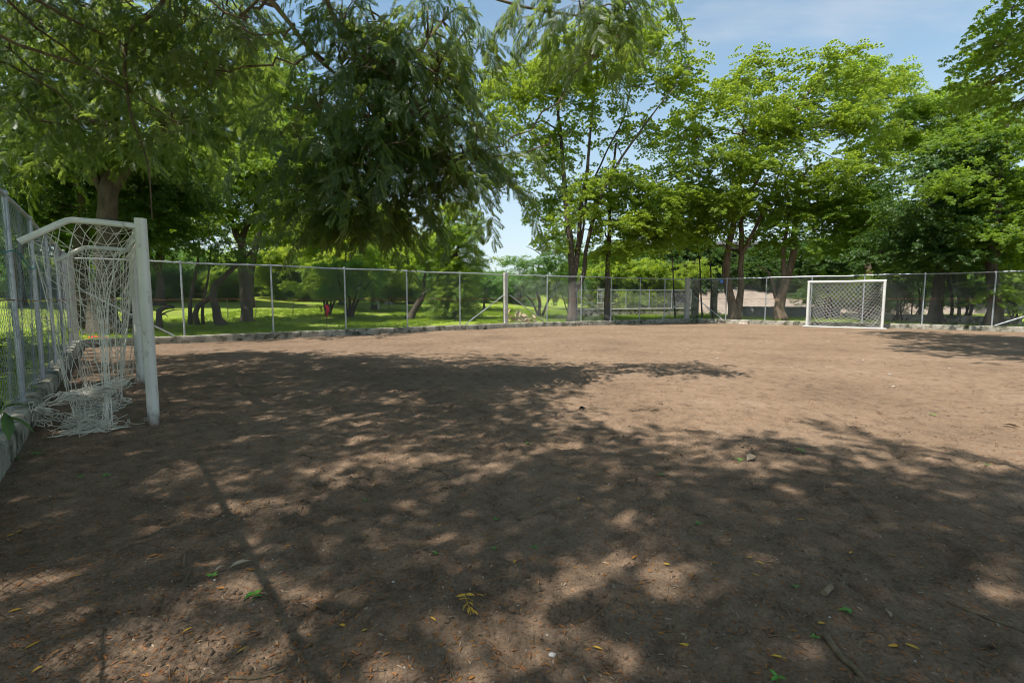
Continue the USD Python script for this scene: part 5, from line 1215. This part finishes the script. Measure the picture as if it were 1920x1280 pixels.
# ------------------------------------------------------------------ litter on the court
def ground_pt(px, py, lift=0.0):
    p = on_ground(px, py); p[2] = dirt_z(p[0], p[1]) + lift; return p
sticks = [([(1549, 1197), (1563, 1218), (1580, 1240), (1600, 1258), (1620, 1280)], 0.0125, 'thick brown stick at the lower right edge of the picture'),
          ([(1775, 1130), (1810, 1144), (1850, 1160), (1925, 1184)], 0.006, 'long thin stick near the right border of the court shade'),
          ([(345, 1062), (346, 1045), (350, 1034), (362, 1024)], 0.006, 'bent pale stick left of the curled dry leaf'), ([(347, 1085), (353, 1072), (361, 1060)], 0.006, 'short pale stick just below the bent pale stick'),
          ([(500, 975), (517, 976), (537, 979)], 0.006, 'short straight brown stick beside a thin curved twig'), ([(555, 977), (557, 962), (565, 955), (576, 950)], 0.004, 'thin curved twig right of the short straight stick'),
          ([(773, 873), (800, 876), (825, 881), (838, 890)], 0.0075, 'curved tan stick in the middle of the shaded court'), ([(430, 1277), (470, 1276), (500, 1268), (537, 1253)], 0.006, 'long curved twig at the bottom edge left of centre'),
          ([(845, 1238), (849, 1260), (858, 1282)], 0.004, 'curved twig at the bottom edge in the centre'), ([(268, 895), (295, 891), (321, 886)], 0.007, 'dark straight stick in front of the left goal'),
          ([(88, 881), (90, 872), (94, 865)], 0.008, 'stubby pale stick near the left kerb'), ([(565, 850), (575, 853), (584, 859)], 0.01, 'small hooked brown stick on the shaded court'),
          ([(1147, 1146), (1153, 1130), (1170, 1121)], 0.004, 'forked thin twig right of the yellow leaf cluster'), ([(1456, 1124), (1468, 1142), (1481, 1160)], 0.004, 'thin twig left of the stub of wood'),
          ([(355, 797), (380, 794), (411, 795)], 0.009, 'brown stick lying right of the near goal post'), ([(662, 1092), (670, 1112), (700, 1120)], 0.0035, 'thin hooked twig below a sun patch in the centre'),
          ([(1440, 1195), (1500, 1207), (1525, 1210)], 0.003, 'faint thin twig left of the thick brown stick'), ([(1075, 890), (1095, 897), (1106, 899)], 0.006, 'small tan stick on the shade edge in the centre')]
for pl, r_, lab in sticks:
    P = resample([ground_pt(x, y, r_ * 0.6) for x, y in pl], 14)
    P[:, 2] = [dirt_z(p[0], p[1]) + r_ * 0.7 for p in P]
    P[:, 2] = np.convolve(np.r_[P[0, 2], P[:, 2], P[-1, 2]], [0.25, 0.5, 0.25], 'valid')
    tag(obj('stick', tube(P, np.linspace(r_, r_ * 0.65, 14), 8, rough=0.25, seed=int(pl[0][0])), M['twig'], smooth=True), lab, 'stick')
P = np.array([ground_pt(1544, 1124, 0.016), ground_pt(1550, 1116, 0.016), ground_pt(1557, 1108, 0.016)])
tag(obj('wood_stub', tube(resample(P, 8), 0.0125, 12, rough=0.3), M['pale_wood'], smooth=30), 'short cut stub of wood on the right foreground dirt', 'wood stub')

MARKS = [((475, 1132), 'three-leaved green seedling'), ((450, 1062), 'curled grey-brown leaf'), ((870, 1137), 'yellow compound leaf'), ((1550, 1117), 'stub of wood'), ((1580, 1240), 'thick brown stick'), ((1408, 864), 'pale dry leaf'),
         ((1091, 768), 'black pod'), ((289, 795), 'near goal post'), ((805, 877), 'curved tan stick'), ((517, 976), 'short straight brown stick'), ((1850, 1160), 'long thin stick'), ((0, 1280), 'bottom left corner'), ((1920, 1280), 'bottom right corner'), ((1585, 612), 'far goal'), ((1036, 1222), 'white stone chip'), ((1090, 893), 'small tan stick'), ((295, 890), 'dark straight stick'), ((1376, 592), 'twin dark trunks'), ((1140, 598), 'straight dark trunk'), ((1893, 798), 'white leaf scrap')]
_said = {}
def near_label(what, px, py):
    m, nm = min(MARKS, key=lambda k: (k[0][0] - px) ** 2 + 2.5 * (k[0][1] - py) ** 2)
    dx, dy = px - m[0], (py - m[1]) * 1.6
    d = ('right of' if dx > 0 else 'left of') if abs(dx) > abs(dy) else ('in front of' if dy > 0 else 'beyond')
    s = f'{what} {d} the {nm}'; k = _said.get(s, 0); _said[s] = k + 1
    return s if k == 0 else s + [', a second one', ', a third one', ', a fourth one', ', a fifth one', ', a sixth one'][k - 1]

def flat_leaf(p, L_, W_, yaw, mat, name, curl=0.1, pitch=0.15):
    bl = blade(L_, W_, curl, 0.1)
    v = turn(bl[0] - [L_ / 2, 0, 0], yaw, pitch, grng.uniform(-0.3, 0.3), p); v[:, 2] += max(0.002 - (v[:, 2].min() - p[2]), 0)
    return obj(name, (v, bl[1]), mat, smooth=True)
yl = [(105, 1227), (146, 1083), (471, 1071), (351, 1183), (682, 1184), (812, 1162), (540, 1011), (825, 982), (272, 970), (642, 1172), (455, 1217), (285, 1041), (302, 1040), (465, 940), (495, 949), (20, 1004), (37, 996),
      (1675, 1040), (1710, 1220), (1460, 1236), (1405, 1052), (1502, 978), (1595, 1036), (1285, 1211), (1250, 1062), (1085, 935), (1677, 1217), (1417, 1081), (1425, 1062), (1338, 897), (1427, 895), (1540, 1173), (1120, 1213), (1340, 1060), (965, 1065), (900, 1115), (62, 1213), (70, 1258), (28, 1146), (415, 1101), (1085, 873), (1190, 1035)]
for px, py in yl:
    p = ground_pt(px, py, 0.004); d = np.linalg.norm(p)
    m = M['orange_leaf'] if grng.random() < 0.35 else M['yellow_leaf']
    tag(flat_leaf(p, grng.uniform(0.030, 0.055), grng.uniform(0.009, 0.014), grng.uniform(-1.2, 1.4), m, 'yellow_leaflet'), near_label('small orange leaflet' if m is M['orange_leaf'] else 'small yellow leaflet', px, py), 'leaflet', 'yellow leaflets on the dirt')
b = ground_pt(870, 1137, 0.01)
t = thing('yellow_frond', 'curled yellow compound leaf lying in the centre foreground', 'leaf', b)
for k in range(9):
    bl = blade(0.042, 0.013, 0.2, 0.3); s_ = (-1) ** k
    obj('leaflet', (turn(bl[0], -1.4 + s_ * 0.9 + grng.uniform(-.6, .6), grng.uniform(-0.1, 0.6), grng.uniform(-.9, .9), b + [0.004 * k, 0.05 - 0.013 * k, 0.006 + 0.006 * (k % 2)]), bl[1]), M['yellow_leaf'], t, b, smooth=True)
obj('stalk', tube([b + [-0.005, 0.06, 0.004], b + [0.012, 0, 0.007], b + [0.035, -0.075, 0.004]], 0.0022, 5), M['yellow_leaf'], t, b, smooth=True)
for (px, py, L_, W_, yw, lab) in [(450, 1062, 0.10, 0.035, 0.5, 'curled dry grey-brown leaf on the left foreground dirt'), (413, 1068, 0.05, 0.022, 0.9, 'small dry leaf beside the curled dry grey-brown leaf'), (1408, 864, 0.12, 0.06, 0.6, 'pale dry leaf in the sun patch right of centre'), (1893, 798, 0.13, 0.05, 2.6, 'white scrap of dry leaf near the right edge of the sunlit dirt'), (1665, 1165, 0.04, 0.018, 1.3, 'small dry leaf on the right foreground dirt')]:
    tag(flat_leaf(ground_pt(px, py, 0.008), L_, W_, yw, M['dead_leaf'], 'dry_leaf', 0.35, 0.25), lab, 'dry leaf')
seed_ = [(475, 1132, 0.075, 'green seedling with three leaves on the left foreground dirt'), (397, 1080, 0.05, 'green seedling beside the small dry leaf'), (1588, 1155, 0.05, 'pale green seedling in the sun patch right of the wood stub'), (928, 966, 0.04, None), (1385, 870, 0.06, 'green sprig next to the pale dry leaf'), (1500, 847, 0.06, None), (685, 935, 0.045, None), (1308, 986, 0.05, None), (200, 897, 0.06, None), (150, 897, 0.05, None), (1490, 1107, 0.035, None), (988, 833, 0.05, None), (1748, 776, 0.06, 'lone green sprig on the sunlit dirt at the right'), (65, 855, 0.09, None), (35, 862, 0.08, None), (1240, 893, 0.05, None), (1002, 1020, 0.035, None), (1455, 1285, 0.05, None), (925, 1030, 0.04, None), (1850, 880, 0.05, None), (816, 1037, 0.03, None), (1525, 1203, 0.03, None)]
for px, py, L_, lab in seed_:
    b = ground_pt(px, py); L_ *= 0.62; t = thing('seedling', lab or near_label('tiny green seedling', px, py), 'seedling', b, 'seedlings on the dirt')
    obj('stem', tube([b - [0, 0, 0.01], b + [0.003, 0, L_ * 0.5]], 0.0016, 5), M['fresh_leaf'], t, b, smooth=True)
    for k in range(4):
        l_ = L_ * grng.uniform(0.7, 1.1); bl = blade(l_, l_ * 0.5, 0.12, 0.3); obj('leaf', (turn(bl[0], k * 1.57 + grng.uniform(-.5, .5), grng.uniform(0.0, 0.7), 0, b + [0.003, 0, L_ * (0.3 + 0.07 * k)]), bl[1]), M['fresh_leaf'], t, b, smooth=True)
def pebble(p, s_, mat, name):
    m = trimesh.creation.icosphere(1, 1.0); v = m.vertices * (0.75 + 0.5 * meshkit.noise(m.vertices * 1.5 + p * 10, 3))[:, None] * [s_, s_ * 0.8, s_ * 0.6] + p + [0, 0, s_ * 0.3]
    return obj(name, (v, m.faces), mat, smooth=True)
for px, py, s_ in [(737, 1086, 0.011), (402, 1084, 0.010), (1142, 906, 0.012), (1345, 672, 0.03), (1383, 703, 0.03), (1668, 702, 0.03), (1675, 725, 0.035), (1553, 640, 0.035), (1240, 660, 0.03), (1345, 813, 0.018), (1618, 676, 0.03), (1485, 690, 0.02), (768, 1121, 0.007), (310, 950, 0.008), (641, 968, 0.007), (1681, 930, 0.01), (1555, 1170, 0.008), (1835, 1083, 0.009), (1150, 1093, 0.007), (1437, 640, 0.035), (1290, 655, 0.03), (1780, 690, 0.025), (1090, 655, 0.025), (1012, 628, 0.03), (1160, 623, 0.03)]:
    tag(pebble(ground_pt(px, py), s_ * 0.62, M['pebble'], 'pebble'), near_label('small pale pebble', px, py), 'pebble', 'pale pebbles on the dirt')
tag(pebble(ground_pt(1036, 1222), 0.013, M['pebble'], 'stone_chip'), 'angular white stone chip at the bottom centre', 'stone chip')
b = ground_pt(1393, 608)
for dx, lab in ((-0.12, 'left of the pinkish lumps under the twin trunks'), (0.03, 'middle of the pinkish lumps under the twin trunks'), (0.17, 'right of the pinkish lumps under the twin trunks')):
    tag(pebble(b + [dx, 0, 0], 0.075, M['pink'], 'pale_lump'), lab, 'lump')
b = ground_pt(1091, 768)
t = thing('black_pod', 'dark cracked pod lying at the edge of shade in the middle', 'pod', b)
for k in range(3):
    bl = blade(0.085, 0.045, 0.5, 0.2); obj('shell', (turn(bl[0] - [0.04, 0, 0], 0.2 + 1.9 * k, 0.25, 0.9 * (k - 1), b + [0, 0.006 * k, 0.016]), bl[1]), M['black'], t, b, smooth=True)

# crumbs of soil and the fine dry litter of the foreground
nC = 20000
dC = 1.35 * np.exp(grng.uniform(0, 2.0, nC)); xC = grng.uniform(-1.12, 1.12, nC) * dC
ok = shapely.contains_xy(court.buffer(-0.05), xC, dC); xC, dC = xC[ok], dC[ok]
zC = verts[used][height_tree.query(np.c_[xC, dC])[1]][:, 2]
def crumb(s):
    m = trimesh.creation.icosphere(1, 1.0); return m.vertices * (0.6 + 0.8 * meshkit.noise(m.vertices * 1.6 + s * 7.1, s))[:, None] * [1, 0.85, 0.7], m.faces
t = thing('soil_crumbs', 'crumbs of dark soil scattered over the court', 'soil crumbs', kind='stuff')
nn = len(xC); q_ = grng.normal(0, 1, (nn, 4)); q_ /= np.linalg.norm(q_, axis=1, keepdims=True)
cl = meshkit.fbm(np.c_[xC * 2.2, dC * 2.2, 0 * xC], 2, 44)
scatter(str(t.GetPath()), 'crumbs', [('crumb', crumb(s), M['dirt']) for s in range(4)], np.c_[xC, dC, zC + 0.001], q_, np.clip(grng.exponential(0.0028, nn) * np.where(cl > 0.52, 1.7, 0.8), 0.0008, 0.014), grng.integers(0, 4, nn), kind='stuff')
nC = 24000
dC = 1.35 * np.exp(grng.uniform(0, 1.9, nC)); xC = grng.uniform(-1.12, 1.1, nC) * dC
ok = shapely.contains_xy(court.buffer(-0.05), xC, dC) & (grng.random(nC) < np.clip(0.75 - xC * 0.12, 0.25, 1)); xC, dC = xC[ok], dC[ok]
zC = verts[used][height_tree.query(np.c_[xC, dC])[1]][:, 2]; nn = len(xC)
t = thing('leaf_litter', 'fine dry leaflet litter strewn over the shaded dirt', 'leaf litter', kind='stuff')
lb = blade(0.016, 0.004, 0.2, 0.1); tw = tube([(0, 0, 0), (0.02, 0.002, 0), (0.045, 0, 0.002)], 0.0008, 3)
M['rust_leaf'] = look('rust_leaflet', (0.20, 0.075, 0.025), (0.34, 0.15, 0.05), 30, 0.8)
protos = [('leaflet', lb, M['rust_leaf']), ('leaflet', lb, M['rust_leaf']), ('leaflet', lb, M['orange_leaf']), ('leaflet', lb, M['dead_leaf']), ('twiglet', tw, M['twig'])]
a_ = grng.uniform(0, 6.28, nn); f_ = np.c_[np.cos(a_), np.sin(a_), grng.normal(0, 0.15, nn)]
scatter(str(t.GetPath()), 'litter', protos, np.c_[xC, dC, zC + 0.002], quats(f_, np.tile([0, 0, 1.0], (nn, 1)) + grng.normal(0, 0.2, (nn, 3)), grng.normal(0, 0.3, nn)), grng.uniform(0.6, 2.0, nn), np.minimum(grng.choice(5, nn, p=[0.38, 0.2, 0.12, 0.15, 0.15]), 4), kind='stuff')
print('sprays', NSPRAY)
